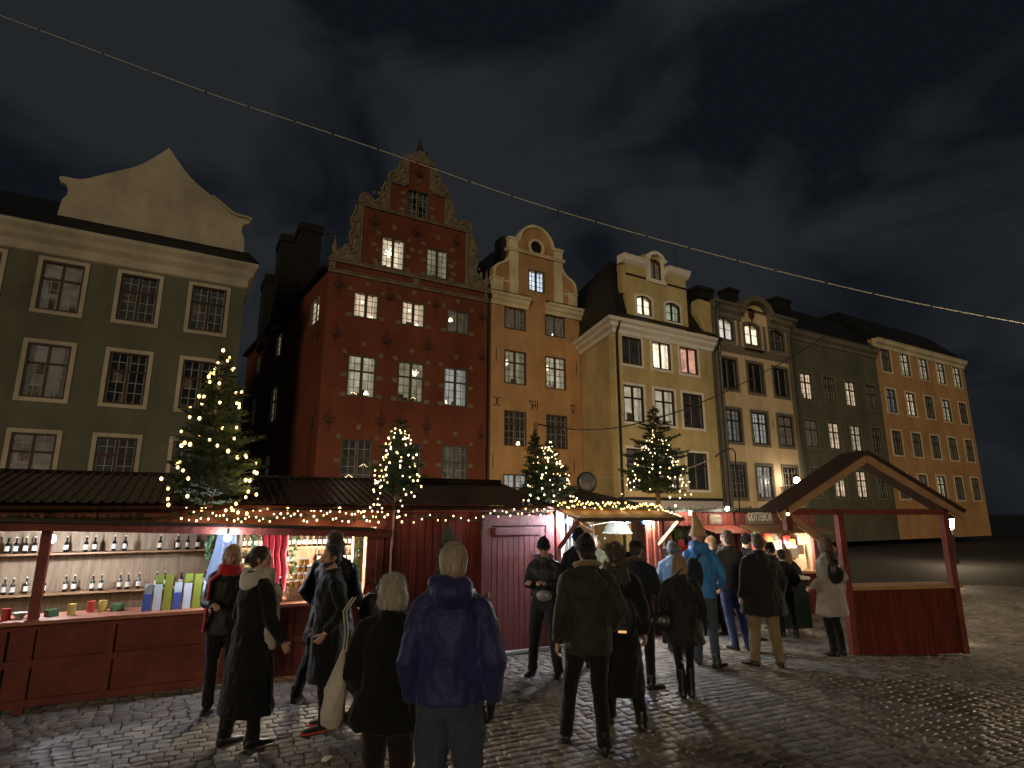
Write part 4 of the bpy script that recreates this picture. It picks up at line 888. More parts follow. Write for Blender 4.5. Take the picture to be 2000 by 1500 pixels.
def door_stall():
    F = FT; b = thing('market_stall', 'closed dark red boarded shed with plum plank door and ribbed roof', 'market stall', F.at(-.5), 'red market stalls')
    g = random.Random(9)
    mb = MB(F.M); boards(mb, -1.84, -.40, .02, .03, 2.06, .115, .022, g); part('board_wall', mb, M_BOARD, b)
    mb = MB(F.M); mb.box(-1.84, .86, .035, .06, .0, 2.08); mb.box(-1.84, -1.80, .06, 1.9, 0, 2.0); mb.box(.82, .86, .06, 1.9, 0, 2.0); mb.box(-1.8, .82, 1.86, 1.9, 0, 2.1); part('side_walls', mb, M_BOARD, b)
    mb = MB(F.M); mb.box(-1.84, .86, -.015, .03, 2.0, 2.09); part('fascia', mb, mat('fascia_red', (.2, .05, .03)), b)
    # door frame and door
    mb = MB(F.M); mb.box(-.40, -.25, -.045, .03, .0, 1.96); mb.box(.70, .85, -.045, .03, 0, 1.96); mb.box(-.25, .70, -.044, .03, 1.80, 1.955); part('door_frame', mb, M_DOORP, b)
    mb = MB(F.M); boards(mb, -.235, .69, -.01, .02, 1.78, .0925, .022, g); d = part('door', mb, M_DOORP, b)
    mb = MB(F.M); mb.box(-.19, .64, -.062, -.034, 1.66, 1.77); part('door_ledge', mb, M_DOORP, d)
    mb = MB(F.M); mb.box(.53, .66, -.05, -.036, 1.35, 1.38); mb.tube([(.675, -.05, 1.28), (.675, -.05, 1.45)], .011, 6); mb.box(.68, .72, -.052, -.046, 1.30, 1.43); part('hinge', mb, M_IRON, d)
    mb = MB(F.M); mb.box(.50, .64, -.058, -.051, 1.372, 1.392); part('hinge_strap', mb, mat('worn_zinc', (.4, .38, .4), .4, metal=.6), d)
    mb = MB(F.M); mb.box(-.30, -.27, -.075, -.045, .78, .86); part('latch', mb, mat('worn_zinc', (.4, .38, .4)), d)
    mb = MB(F.M); mb.box(-.3, 1.0, -.10, .0, .0, .035); part('threshold', mb, mat('grey_snowy_sill', (.5, .52, .55), .7), b)
    mb = corrugated(F, -1.53, .78, -.20, 2.10, 1.55, 2.50, .085, .014); part('roof_sheet', mb, M_CORR, b, label='dark corrugated metal roof with small drips along the edge')
    mb = MB(F.M); mb.box(-1.45, .70, 1.5, 1.7, 2.48, 2.57); mb.box(-1.5, .78, -.14, 1.6, 2.03, 2.05); mb.add([(.78, -.2, 2.08), (.78, 1.55, 2.07), (.78, 1.55, 2.48)], [(0, 1, 2)]); part('roof_ridge', mb, M_CORR, b)
    M = F.at(-.95, -.05, 1.75); mb = MB(M); g = random.Random(2)
    for i in range(70):
        x = g.uniform(-.05, .05); q = g.uniform(-.22, .22)*1.0; z1 = g.uniform(-.9, -.45); pts = [Vector((x*.3, 0, .1)), Vector((x+q*.3, -.03, -.2)), Vector((q*.8, -.03, z1))]
        mb.tube(pts, [.004, .004, .002], 3)
        for k in range(12): u = k/12; p = pts[1].lerp(pts[2], u); tufts(mb, p, pts[2]-pts[1], 3, .07, .009, g, .5)
    solo('fir_bunch', mb, M_FIRB, 'hanging bunch of fir twigs on the dark red boards of the shed', 'fir bunch', M)
    # slender rod at the corner between the two stalls
    M = F.at(-1.77, -.08, 1.05); mb = MB(M); mb.tube([(0, 0, 0), (.0, 0, .45), (.03, 0, 1.35)], [.017, .015, .012], 8); solo('rod', mb, M_POLE, 'slender pale rod holding the fir tree at the corner of the two stalls', 'rod', M)
    # rain drips shining along the roof edge
door_stall()

def right_stall():
    F = FT; b = thing('market_stall', 'open red stall with a boarded brown awning roof, posts and braces, lit by globe lamps', 'market stall', F.at(1.9), 'red market stalls')
    x0, x1 = .88, 3.02
    for q in ((x0+.02, x0+.11, -.03, .06, -.05, 2.02), (x1-.11, x1-.022, -.03, .06, -.05, 2.02), (x1-.24, x1-.155, .0, .05, .84, 2.0), (x1-.02, x1+.045, -.045, -.005, -.05, 2.0)): mb = MB(F.M); mb.box(*q); part('post', mb, M_BOARDL, b)
    mb = MB(F.M); mb.box(x0+.12, x0+.17, -.01, .03, .85, 2.0); part('white_post', mb, M_WHT, b)
    g = random.Random(4); mb = MB(F.M); boards(mb, x0+.11, x1-.11, .03, .0, .80, .12, .02, g); mb.box(x0+.11, x1-.11, .035, .06, 0, .8); part('front_panel', mb, M_BOARD, b)
    mb = MB(F.M); mb.box(x0+.11, x1+.03, -.16, .45, .80, .835); part('counter', mb, MATS['counter_wood'], b)
    # pitched roof behind and boarded awning in front
    zb = 2.08; mb = MB(F.M); vs = []
    A = [(x0-.05, -.06, zb), (x1+.12, -.06, zb-.02), (x1+.12, 2.2, 2.14), (x0-.05, 2.2, 2.18), (x0+.25, 1.1, 2.52), (x0+.75, 1.1, 2.50)]
    mb.add(A, [(0, 1, 5, 4), (1, 2, 5), (2, 3, 4, 5), (3, 0, 4), (0, 3, 2, 1)]); part('roof', mb, mat('felt_roof', (.06, .045, .032), .9, .3, 10, .3, 5), b)
    mb = MB(F.M); n = 24; xa, xb = x0+.02, x1+.02; ya, za = -.62, 1.90
    for i in range(n):
        q0, q1 = i/n, (i+1)/n; a0 = xa+(xb-xa)*q0; a1 = xa+(xb-xa)*q1-.006; dz = .004*(i % 2)
        vs = [(a0, -.02, zb-.03+dz), (a1, -.02, zb-.03+dz), (a1, ya, za+dz), (a0, ya, za+dz)]; vs += [(p[0], p[1], p[2]-.018) for p in vs]
        mb.add(vs, [(0, 3, 2, 1), (4, 5, 6, 7), (2, 3, 7, 6), (0, 4, 7, 3), (1, 2, 6, 5)])
    part('awning', mb, M_AWN, b)
    mb = MB(F.M); mb.box(xa, xb, ya-.02, ya, za-.045, za+.012); part('awning_edge', mb, mat('dark_edge_board', (.05, .028, .018), .6), b)
    for s_ in (x0+.07, x1-.03):
        mb = MB(F.M); mb.beam((s_, -.04, 1.45), (s_, ya+.06, za-.04), .05, .05); part('brace', mb, M_WOOD if s_ > 2 else M_BOARDL, b)
    mb = MB(F.M); mb.box(x0, x1, 1.9, 1.94, 0, 1.45); mb.box(x0, x0+.04, .06, 1.9, 0, 2.0); mb.box(x1-.06, x1-.03, .1, 1.9, 0, .8); mb.box(x0+.7, x0+.76, 1.86, 1.92, 1.2, 2.1); mb.box(x1-.1, x1-.04, 1.84, 1.9, 0, 2.1); part('inner_wall', mb, MATS['pale_boards'], b)
    gl = [globe_lamp(F.p(.98, -.28, 1.86), .045, M_GLOBE, label='blue white globe lamp under the left end of the awning'),
          globe_lamp(F.p(2.05, -.15, 1.77), .062, M_GLOBE, [F.p(1.3, .1, 1.98), F.p(1.6, .0, 1.79), F.p(2.05, -.15, 1.86)], label='big white globe lamp glowing over the dark haired woman'),
          globe_lamp(F.p(2.78, -.02, 1.84), .06, M_GLOBEW, [F.p(1.6, -.1, 1.97), F.p(2.1, -.1, 1.88), F.p(2.78, -.02, 1.92)], label='white globe lamp by the right post of the open stall'),
          globe_lamp(F.p(.98, .9, 1.75), .03, M_GLOBEW, label='small warm lamp at the inner left of the open stall'), globe_lamp(F.p(1.75, 1.6, 1.72), .035, M_GLOBEW, label='small warm lamp at the back of the open stall')]
    # dressings: balls, icicles, cone of felt, little house
    og = random.Random(6); silver = mat('clear_glass_ball', (.6, .65, .7), .12, metal=.7); blue = mat('blue_glass_ball', (.03, .09, .5), .15, metal=.5); gold = mat('gold_ball', (.6, .35, .08), .2, metal=.8)
    def ball(s_, y, z, r, m, lab, grp):
        M = F.at(s_, y, z); b2 = thing('glass_ball', lab, 'ornament', M, grp); mb = MB(M); mb.ball((0, 0, 0), r, 12, 9); part('ball', mb, m, b2, smooth=True)
        mb = MB(M); mb.tube([(0, 0, r), (0, 0, 2.0-z)], .0025, 4); part('string', mb, M_WIRE, b2); return b2
    ball(1.66, -.1, 1.9, .045, silver, 'large clear glass ball hanging in the middle of the open stall', None)
    ball(2.28, -.12, 1.84, .035, blue, 'blue and white glass ball hanging right of the big globe lamp', None); ball(2.25, .2, 1.93, .035, silver, 'clear glass ball hanging behind the blue and white one', None)
    for i in range(9): ball(1.0+.24*i, 1.2+.1*(i % 3), 1.5+.12*((i*5) % 4), .028, (silver, gold)[i % 2], ('small silver', 'small gold')[i % 2]+' ball hanging deep in the open stall', ('silver', 'gold')[i % 2]+' balls deep in the stall')
    for i in range(4):
        M = F.at(1.08+.11*i, .15+.05*i, 1.98); mb = MB(M); mb.tube([(0, 0, 0), (0, 0, -.42-.1*(i % 2)), (0, 0, -.62)], [.012, .014, .004], 6); solo('glass_icicle', mb, mat('pale_blue_glass', (.35, .6, .9), .15, emit=.25), 'long pale blue glass icicle hanging at the left of the open stall', 'ornament', M, 'pale blue icicles', smooth=True)  # icicle glass given a faint glow of its own, though no lamp
    M = F.at(2.52, .5, 1.62); mb = MB(M); mb.tube([(0, 0, 0), (0, 0, .03), (0, 0, .2), (0, 0, .33), (0, 0, .38)], [.24, .25, .16, .07, .03], 20); mb.tube([(.26*math.cos(a*.35), .26*math.sin(a*.35), .015) for a in range(19)], .012, 5); solo('felt_cone', mb, mat('sage_felt', (.085, .09, .065), .9, sheen=.3), 'big sage grey felt cone hanging at the right of the open stall', 'lamp shade', M, smooth=True)
    M = F.at(2.66, -.02, 1.88); mb = MB(M); mb.ball((0, 0, 0), (.06, .02, .06), 10, 7); mb.tube([(0, 0, .03), (0, 0, -.09)], [.055, .005], 8); solo('felt_heart', mb, mat('bright_blue_felt', (.03, .16, .6), .8), 'bright blue heart shaped ornament under the awning', 'ornament', M, smooth=True)
    M = F.at(2.0, 1.1, 1.62); b2 = thing('birdhouse', 'little brown gabled house hanging behind the big globe lamp', 'birdhouse', M); mb = MB(M); mb.box(-.1, .1, -.08, .08, -.1, .08); part('walls', mb, mat('brown_wood', (.14, .06, .035), .7), b2)
    mb = MB(M); 
    for sg in (-1, 1): mb.beam((0, 0, .2), (sg*.36, 0, .02), .3, .02)
    part('roof', mb, mat('brown_wood', (.14, .06, .035)), b2)
    for i in range(12):
        M = F.at(1.1+.15*i, .16, .835); h = .08+.05*(i % 3); mb = MB(M); mb.tube([(0, 0, 0), (0, 0, h*.6), (0, 0, h)], [.04, .035, .006], 9); solo('ornament_cone', mb, (silver, gold, mat('white_glaze', (.7, .7, .68), .2))[i % 3], ('silver', 'gold', 'white')[i % 3]+' little cone ornament standing on the counter', 'ornament', M, ('silver', 'gold', 'white')[i % 3]+' cones on the counter', smooth=True)
    M = F.at(1.15, 1.3, 1.25); mb = MB(M); n = 16; vs = [(.4*(i/(n-1))-.1, .02*math.sin(i), (z*.12)) for z in range(4) for i in range(n)]; mb.add(vs, [(j*n+i, j*n+i+1, (j+1)*n+i+1, (j+1)*n+i) for j in range(3) for i in range(n-1)]); solo('blue_cloth', mb, mat('sky_blue_cloth', (.12, .35, .6), .8), 'sky blue cloth draped inside the open stall behind the phone man', 'cloth', M, smooth=True)
right_stall()

# fir trees on the stalls
AX = fir_tree('fir_tree', 'small fir tree lit with pale bulbs, on the corner between left stall and shed', FT.p(-1.72, -.1, 2.22), 1.06, .36, 3, .05)
P = tree_bulbs(AX, 1.04, .37, 88, 2, .02); q = FT.p(-1.72, -.25, 2.15)
bulb_string('light_string', 'string of pale bulbs wound on the fir tree over the shed corner', P[:80]+[q+Vector((.03*math.sin(i*2), 0, -.0-.07*i)) for i in range(5)], M_BULBC, .0108, glow=(2, .5, (1, .85, .5)))
bulb_string('light_string', 'loose loop of pale bulbs hanging left of the fir tree over the shed corner', [FT.p(-2.02+.02*math.sin(i*1.7), -.25, 2.62-.075*i) for i in range(8)]+[FT.p(-2.05+.08*math.cos(i), -.25, 2.05+.05*math.sin(i)) for i in range(6)], M_BULBC, .0108)
AX = fir_tree('fir_tree', 'twin topped fir tree with warm bulbs between the shed and the open stall', FT.p(.80, .0, 2.12), 1.02, .44, 5, .02, M_FIR)
bulb_string('light_string', 'string of warm bulbs on the fir tree beside the pole', tree_bulbs(AX, 1.0, .44, 88, 5, .02), M_BULBC, .0108, glow=(2, .5, (1, .8, .45)))
AX2 = fir_tree('fir_tree', 'slimmer unlit fir top standing left of the pole', FT.p(.60, .12, 2.3), .95, .20, 15, .05, M_FIR)
AX = fir_tree('fir_tree', 'darker fir tree with a tall bare top at the right corner of the open stall', FT.p(3.04, -.02, 2.15), 1.72, .66, 9, .20, M_FIR)
P = tree_bulbs(AX, 1.28, .62, 84, 8, .22); bulb_string('light_string', 'string of pale bulbs on the darker fir tree with the tall top', P, M_BULBC, .0108, glow=(1, .4, (1, .9, .6)))
AX = fir_tree('fir_tree', 'big bushy fir tree with amber bulbs at the left end of the market', FT.p(-4.03, -.12, 2.1), 1.85, .58, 12, .0, M_FIR)
P = tree_bulbs(AX, 1.9, .55, 52, 4, .05); bulb_string('light_string', 'string of big amber bulbs on the bushy fir tree at the left', P, M_BULBW, .0175, glow=(3, 2.2, (1, .66, .25)))
h = [FT.hit(x, y, -.3) for x, y in ((500, 905), (497, 922), (488, 938), (485, 960), (480, 971), (461, 984), (452, 992), (456, 997), (465, 1001), (482, 1003), (441, 997))]
bulb_string('light_string', 'amber bulb string falling from the bushy fir tree over the roof edge', [FT.p(s_, -.3, z) for s_, z in h], M_BULBW, .0175, glow=(2, 2.0, (1, .62, .22)))
# garlands with bulbs
gp = [FT.p(s_, -.10, 1.965-.035*math.sin((s_+4.1)*2.9)**2-.03*(s_+4)/2) for s_ in [-4.6+i*.14 for i in range(20)]]
garland('garland', 'long fir garland across the fascia of the left stall', [FT.p(-8.4, -.1, 1.97), FT.p(-6, -.1, 1.93)]+gp, .062, 5, None, 60)
g_ = random.Random(8); bulb_string('light_string', 'warm bulb string along the garland of the left stall', [FT.p(s_, -.15, 1.955-.03*(s_+4)/2+g_.uniform(-.07, .09)) for s_ in [-4.3+i*.040 for i in range(62)]], M_BULBC, .0108, glow=(4, 2.0, (1, .62, .28)))
bulb_string('light_string', 'big amber bulbs spaced under the roof edge of the left stall', [FT.p(-4.1+.32*i, -.13, 2.03+.02*math.sin(i*3)) for i in range(7)], M_BULBW, .016)
gp = [FT.p(-1.75+i*.13, -.09, 1.98-.05*math.sin(i*.5)**2-.06*(i > 5 and i < 11)) for i in range(11)]; garland('garland', 'thin sparse garland across the top of the shed boards', gp, .03, 6)
bulb_string('light_string', 'sparse bulbs along the top of the shed boards', [FT.p(-1.72+i*.118, -.13, 1.93+.05*math.sin(i*1.9)-.02*(i % 3)) for i in range(12)], M_BULBC, .0105, glow=(2, .7, (1, .7, .4)))
gp = [FT.p(-.42, -.1, 1.72), FT.p(-.42, -.1, 1.85), FT.p(-.38, -.1, 1.95)]+[FT.p(-.3+i*.11, -.12, 1.99-.02*math.sin(i*.9)+.06*(i > 8)) for i in range(11)]; garland('garland', 'thick blue green garland above the plum plank door', gp, .055, 7, M_FIRB, 60)
bulb_string('light_string', 'pale bulbs in the garland above the plum plank door', [FT.p(-.33+i*.066, -.18, 1.98+.05*math.sin(i*2.3)+.002*i) for i in range(17)], M_BULBC, .0105, glow=(2, .5, (1, .9, .75)))
gp = [FT.p(.84+i*.11, -.10, 2.12-.004*i) for i in range(21)]; garland('garland', 'golden lit garland along the awning of the open stall', gp, .06, 8, None, 60)
g_ = random.Random(3); bulb_string('light_string', 'dense warm bulb string along the awning of the open stall', [FT.p(.86+i*.0335, -.16, 2.125-.001*i+g_.uniform(-.055, .07)) for i in range(66)], M_BULBW, .0125, glow=(6, 1.5, (1, .64, .22)))
bulb_string('light_string', 'short tangle of pale bulbs past the right end of the awning', [FT.p(3.22+.028*i, .0, 2.02-.008*i+.015*math.sin(i*4)) for i in range(13)], M_BULBC, .012)
bulb_string('light_string', 'four loose bulbs dangling right of the darker fir tree', [FT.p(3.38, .05, 2.26), FT.p(3.5, .05, 2.11), FT.p(3.62, .05, 2.25), FT.p(3.75, .05, 2.31)], M_BULBC, .0165, wire=True)
# pole, cables, disc
M = FT.at(.66, .15, 2.0); a = FT.hit(1058, 826, .15); mb = MB(M); mb.tube([(0, 0, 0), (-.01, 0, a[1]-2.0)], [.036, .034], 10); solo('pole', mb, M_POLE, 'pale wooden pole rising behind the fir trees beside the orange house', 'pole', M)
def cable(name, lab, pts, r, m, clips=0):
    M = T(pts[0]); b = thing(name, lab, 'cable', M); mb = MB(); mb.tube(pts, r, 6); part('line', mb, m, b)
    if clips:
        mb = MB(); n = len(pts)
        for i in range(1, clips): p = Vector(pts[int(i*n/clips)]); q = Vector(pts[min(n-1, int(i*n/clips)+1)]); d = (q-p).normalized(); mb.tube([p-d*.03, p+d*.03], r*1.35, 6)
        part('clips', mb, M_BLKC, b)
pa = FT.p(.655, .15, a[1]-.02); pb = at(1545, 698, 17.0); pc = [pa, at(1090, 836, 9.9), at(1140, 839.5, 10.6), at(1200, 836, 11.6), at(1265, 822, 12.6), at(1340, 798, 13.8), at(1420, 764, 15.0), at(1490, 728, 16.1), pb, at(1700, 600, 20)]
cable('cable', 'thick black cable sagging from the pole towards the beige house', [Vector(p) for p in bez([tuple(p) for p in pc], 5)], .014, M_BLKC)
cs = [at(x, y, 14) for x, y in ((0, 30), (220, 112), (437, 192), (620, 252), (800, 313), (1000, 383), (1180, 438), (1380, 493), (1562, 540), (1780, 590), (2000, 632))]
cable('overhead_cable', 'long pale cable crossing the night sky in front of the gables', [Vector(p) for p in bez([tuple(p) for p in cs], 12)], .0115, M_WIRE, 22)
M = T(at(1147, 942, 11.2)); mb = MB(M @ Matrix.Rotation(R(20), 4, 'Z')); mb.tube([(0, .0, 0), (0, .05, 0), (0, .06, 0)], [.200, .200, .05], 28, flat=(1, 0, 0)); b = thing('round_mirror', 'round grey disc with a dark rim on the roof between the fir trees', 'mirror', M)
part('back_disc', mb, M_BLKC, b); mb = MB(M @ Matrix.Rotation(R(20), 4, 'Z')); mb.tube([(0, -.03, 0), (0, -.012, 0), (0, .0, 0)], [.02, .15, .19], 28, flat=(1, 0, 0)); part('disc_face', mb, mat('disc_grey', (.22, .24, .27), .35, metal=.5), b, smooth=True)
mb = MB(M); mb.beam((0, .05, -.1), (0, .05, -.45), .03, .03); part('bracket', mb, M_IRON, b)
cable('cable', 'thin pale wire between the round disc and the darker fir tree', [at(1120, 928, 12), at(1165, 931, 12), at(1210, 934, 12), at(1262, 934, 12)], .006, M_WIRE)
c_ = [at(x, y, 12.5) for x, y in ((1445, 998), (1441, 940), (1437, 905), (1436, 885), (1430, 877), (1420, 878), (1405, 886), (1396, 893))]
cable('bent_rod', 'dark bent rod with a hooked top in front of the beige house', [Vector(p) for p in bez([tuple(p) for p in c_], 4)], .014, M_BLKC)
cable('cable', 'pale cable from the hooked rod to the darker fir tree', sag(at(1396, 893, 12.5), at(1325, 920, 10.8), .02), .011, M_WIRE)

# ---------------------------------------------------------------- far side of the market
def far_stalls():
    F = Fr(3.6, 14.2, 76, gz(6, 15)); g = random.Random(3)
    GZ = F.o.z
    def hz(px, py, o=0): return F.hit(px, py, o)
    for i, (xa, xb, lab, zt) in enumerate(((1296, 1432, 'far red board stall with a small grey sign above its awning', 2.44), (1437, 1590, 'far red board stall with the big lettered sign above its awning', 2.44))):
        s0 = hz(xa, 1020)[0]; s1 = hz(xb, 1020)[0]
        b = thing('market_stall', lab, 'market stall', F.at((s0+s1)/2), 'red market stalls at the back')
        mb = MB(F.M); boards(mb, s0, s1, 0, 2.10, zt, .13, .02, g); part('fascia_boards', mb, M_BOARDL, b)
        mb = MB(F.M); boards(mb, s0, s1, 0, .0, .95, .13, .02, g); part('front_panel', mb, M_BOARD, b)
        for q in (s0, s1-.1): mb = MB(F.M); mb.box(q, q+.1, -.03, .08, 0, zt); part('post', mb, M_BOARDL, b)
        mb = MB(F.M); mb.box(s0, s1, .05, 1.8, zt, zt+.05); mb.box(s0, s1, -.12, .05, zt-.02, zt+.045); part('roof', mb, M_ROOF, b)
        mb = MB(F.M); n = 26; a0_ = s0+(.9 if i == 0 else .1)
        for k in range(n):
            a0 = a0_+(s1-a0_)*k/n; a1 = a0_+(s1-a0_)*(k+1)/n-.008; vs = [(a0, -.02, 2.11), (a1, -.02, 2.11), (a1, -.75, 1.95), (a0, -.75, 1.95)]; vs += [(p[0], p[1], p[2]-.02) for p in vs]
            mb.add(vs, [(0, 3, 2, 1), (4, 5, 6, 7), (2, 3, 7, 6), (0, 4, 7, 3), (1, 2, 6, 5)])
        part('awning', mb, M_AWNR if i == 0 else M_AWN, b)
        mb = MB(F.M); mb.box(s0, s1, -.2, .3, .95, .99); part('counter', mb, M_WOOD, b)
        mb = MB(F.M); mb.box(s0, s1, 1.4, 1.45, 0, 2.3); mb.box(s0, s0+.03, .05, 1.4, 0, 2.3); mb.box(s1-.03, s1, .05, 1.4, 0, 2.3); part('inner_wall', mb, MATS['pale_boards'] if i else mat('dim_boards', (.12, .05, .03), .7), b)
        garland('garland', 'dark fir garland on the roof edge of the far %s stall' % ('small sign' if i == 0 else 'big lettered'), [F.p(s0+(s1-s0)*k/10, -.14, zt+.05+.02*math.sin(k)) for k in range(11)], .07, 20+i, dens=30)
        # goods
        cols = ((.5, .02, .02), (.75, .72, .65), (.12, .3, .08), (.6, .35, .1), (.05, .05, .05), (.7, .1, .1))
        names = ('red', 'cream', 'green', 'golden', 'black', 'bright red')
        for k in range(40):
            q = g.randrange(6); x = s0+.15+(s1-s0-.3)*g.random(); z = g.uniform(1.15, 1.98); w = g.uniform(.06, .13); y = g.uniform(.2, 1.25); M = F.at(x, y, z); mb = MB(M)
            mb.box(-w, w, -.02, .02, -w*1.2, w*.9); mb.tube([(0, 0, w*.9), (0, 0, 2.4-z)], .004, 4)
            solo('hanging_packet', mb, mat('goods_%d' % q, cols[q], .6), names[q]+' packet hanging in the '+('far lettered' if i else 'far small sign')+' stall', 'packet', M, names[q]+' packets in the '+('lettered stall' if i else 'small sign stall'))
        if i: globe_lamp(F.p((s0+s1)/2-.4, .3, 1.95-.42), .045, M_GLOBEW, label='warm lamp inside the far lettered stall'); globe_lamp(F.p(s1-.5, .4, 1.6), .05, M_GLOBEW, label='low warm lamp at the right of the far lettered stall')
        else: globe_lamp(F.p(s1-.6, .8, 1.7), .03, M_GLOBED, label='dim amber lamp inside the far small sign stall', group=None)
    # signs
    def sign(px0, px1, py0, py1, txt, lab, size, m, tm):
        s0, z1 = hz(px0, py0, -.06); s1, z0 = hz(px1, py1, -.06); M = F.at(s0, -.06, z0); b = thing('sign', lab, 'sign', M); mb = MB(F.M); mb.box(s0, s1, -.06, -.03, z0, z1); part('board', mb, m, b)
        for ln, (t, dx, dz, sz) in enumerate(txt):
            c = bpy.data.curves.new('letters', 'FONT'); c.body = t; c.size = sz; c.extrude = .004; c.offset = .003
            o = bpy.data.objects.new('t', c); COL.objects.link(o); me = bpy.data.meshes.new_from_object(o.evaluated_get(bpy.context.evaluated_depsgraph_get())); bpy.data.objects.remove(o)
            xs = [v.co.x for v in me.vertices]; w = max(xs); k = (s1-s0)*dx[1]/w
            for v in me.vertices: v.co = Vector((v.co.x*k+(s1-s0)*dx[0], 0-.006-v.co.z, v.co.y+dz))
            me.materials.append(tm); lo = bpy.data.objects.new('letters', me); COL.objects.link(lo); lo.parent = b
    lt = mat('bone_letters', (.62, .58, .48), .6); bd = mat('grey_sign_board', (.17, .12, .09), .7)
    sign(1457, 1511, 1004, 1024, [('GOTTEBOR', (.05, .9), .09, .29)], 'grey sign board with big pale letters above the right awning', .2, bd, lt)
    sign(1386, 1411, 1006, 1024, [('KORV', (.12, .75), .16, .10), ('& BRÖD', (.15, .7), .05, .09)], 'small grey sign board with faint carved lettering', .1, bd, mat('faint_letters', (.3, .27, .2), .7))
    # bright lamps on the roof edge
    for px, py, lab in ((1416, 997, 'glaring lamp on the roof edge above the far awnings'), (1345, 1005, 'glaring lamp over the red boards beside the tall pointed hat')):
        s_, z = hz(px, py, -.25); globe_lamp(F.p(s_, -.35, z+.04), .045, emis('roof_globe', (1, .86, .68), 280), label=lab, group='glaring lamps on the far stalls', name='roof_lamp')
        mb = MB(F.M); 
    # little side table with a white top
    p = Vector((5.35, 11.9, gz(5.35, 11.9))); M = T(p, R(10)); b = thing('bar_table', 'high table with a white top and dark green skirt at the right', 'table', M); mb = MB(M); mb.box(-.32, .32, -.25, .25, 1.0, 1.05); part('table_top', mb, M_WHT, b)
    mb = MB(M); mb.box(-.29, .29, -.22, .22, .12, .99); part('skirt', mb, mat('bottle_green_cloth', (.01, .03, .022), .8), b)
    for sx in (-.27, .27):
        for sy in (-.2, .2): mb = MB(M); mb.box(sx-.02, sx+.02, sy-.02, sy+.02, 0, .12); part('leg', mb, M_WHT, b)
far_stalls()

def gable_stall():
    F = Fr(4.52, 9.3, 80, -.1); b = thing('market_stall', 'wooden stall with a pitched roof and pale diagonal brace at the right edge', 'market stall', F.at(1.2))
    a, z0 = F.hit(1511, 1003); M = F.M; ap = (a+1.5, z0+.85); en = (a+3.0, z0)
    for q0, q1 in (((a-.12, z0-.06), ap), ((en[0]+.12, en[1]-.06), ap)):
        mb = MB(M); mb.beam((q0[0], -.3, q0[1]+.09), (q1[0], -.3, q1[1]+.09), .05, .04); v = [(q0[0], -.35, q0[1]+.12), (q0[0], .25, q0[1]+.12), (q1[0], .25, q1[1]+.12), (q1[0], -.35, q1[1]+.12)]
        mb.add(v+[(x, y, z-.03) for x, y, z in v], [(0, 1, 2, 3), (4, 7, 6, 5), (0, 3, 7, 4)]); part('roof_slope', mb, mat('dark_roof_boards', (.06, .03, .02), .7), b)
        mb = MB(M); mb.beam((q0[0]+.02, -.28, q0[1]+.02), (q1[0], -.28, q1[1]+.0), .03, .12); part('bargeboard', mb, M_WOOD, b)
    for x in (a+.12, a+1.0, en[0]-.12):
        mb = MB(M); mb.box(x-.05, x+.05, -.2, -.1, 0 if x > a+.9 else z0-.25, z0-.021 if x < en[0]-.2 else z0+.05); part('post', mb, M_BOARDL, b)
    mb = MB(M); mb.beam((a+.1, -.17, z0-.0), (a+.85, -.17, z0-.55), .06, .09); part('brace', mb, M_WOOD, b)
    mb = MB(M); mb.box(a+.1, en[0]-.1, -.2, -.12, z0-.02, z0+.07); part('tie_beam', mb, M_BOARDL, b)
    mb = MB(M); mb.box(a+1.1, en[0]-.2, -.15, -.10, 0, .95); part('counter_front', mb, M_BOARD, b)
    mb = MB(M); mb.box(a+1.06, en[0], -.2, .25, .95, 1.0); part('counter', mb, M_WOOD, b)
    mb = MB(F.M); x, z = F.hit(1536, 1012, -.25)
    globe_lamp(F.p(*F.hit(1539, 1004, -.3)[:1], -.3, F.hit(1539, 1004, -.3)[1]), .022, M_GLOBED, label='tiny amber lamp on the brace of the wooden stall', group=None)
    s_, z = F.hit(1491, 1001, -.3); M = T(F.p(s_+.55*0+.0, -.3, z)); 
gable_stall()

def lantern():
    F = FY; s_, z = F.hit(1556, 938, -1.0); M = F.at(s_, -1.0, z); b = thing('wall_lantern', 'bright round wall lantern on a scrolled iron bracket at the right edge', 'lantern', M)
    mb = MB(F.M); mb.ball((s_, -1.0, z), (.17, .17, .21), 14, 10); part('glass_globe', mb, emis('lantern_glass', (1, .82, .62), 90), b, smooth=True)
    mb = MB(F.M); mb.tube([(s_, -1, z+.18), (s_, -1, z+.3), (s_, -1, z+.42)], [.16, .12, .02], 10); mb.tube([(s_, -1, z-.2), (s_, -1, z-.28)], [.09, .05], 8); part('cap', mb, M_IRON, b)
    x0, z0 = F.hit(1526, 985, -.02); mb = MB(F.M); mb.tube([(x0, -.05, z0-.5), (x0, -.05, z0+.5)], .04, 6); mb.tube([(x0, -.05, z-.4), (x0+.5, -.4, z-.36), (s_, -1, z-.28)], .03, 6)
    mb.tube([(x0+.1+.22*(1-i/16)*math.cos(i*.6), -.15, z-.62+.22*(1-i/16)*math.sin(i*.6)) for i in range(14)], .018, 5); mb.tube([(x0+.65+.2*(1-i/16)*math.cos(i*.6), -.5, z-.5+.2*(1-i/16)*math.sin(i*.6)) for i in range(14)], .018, 5); part('bracket', mb, M_IRON, b)
lantern()

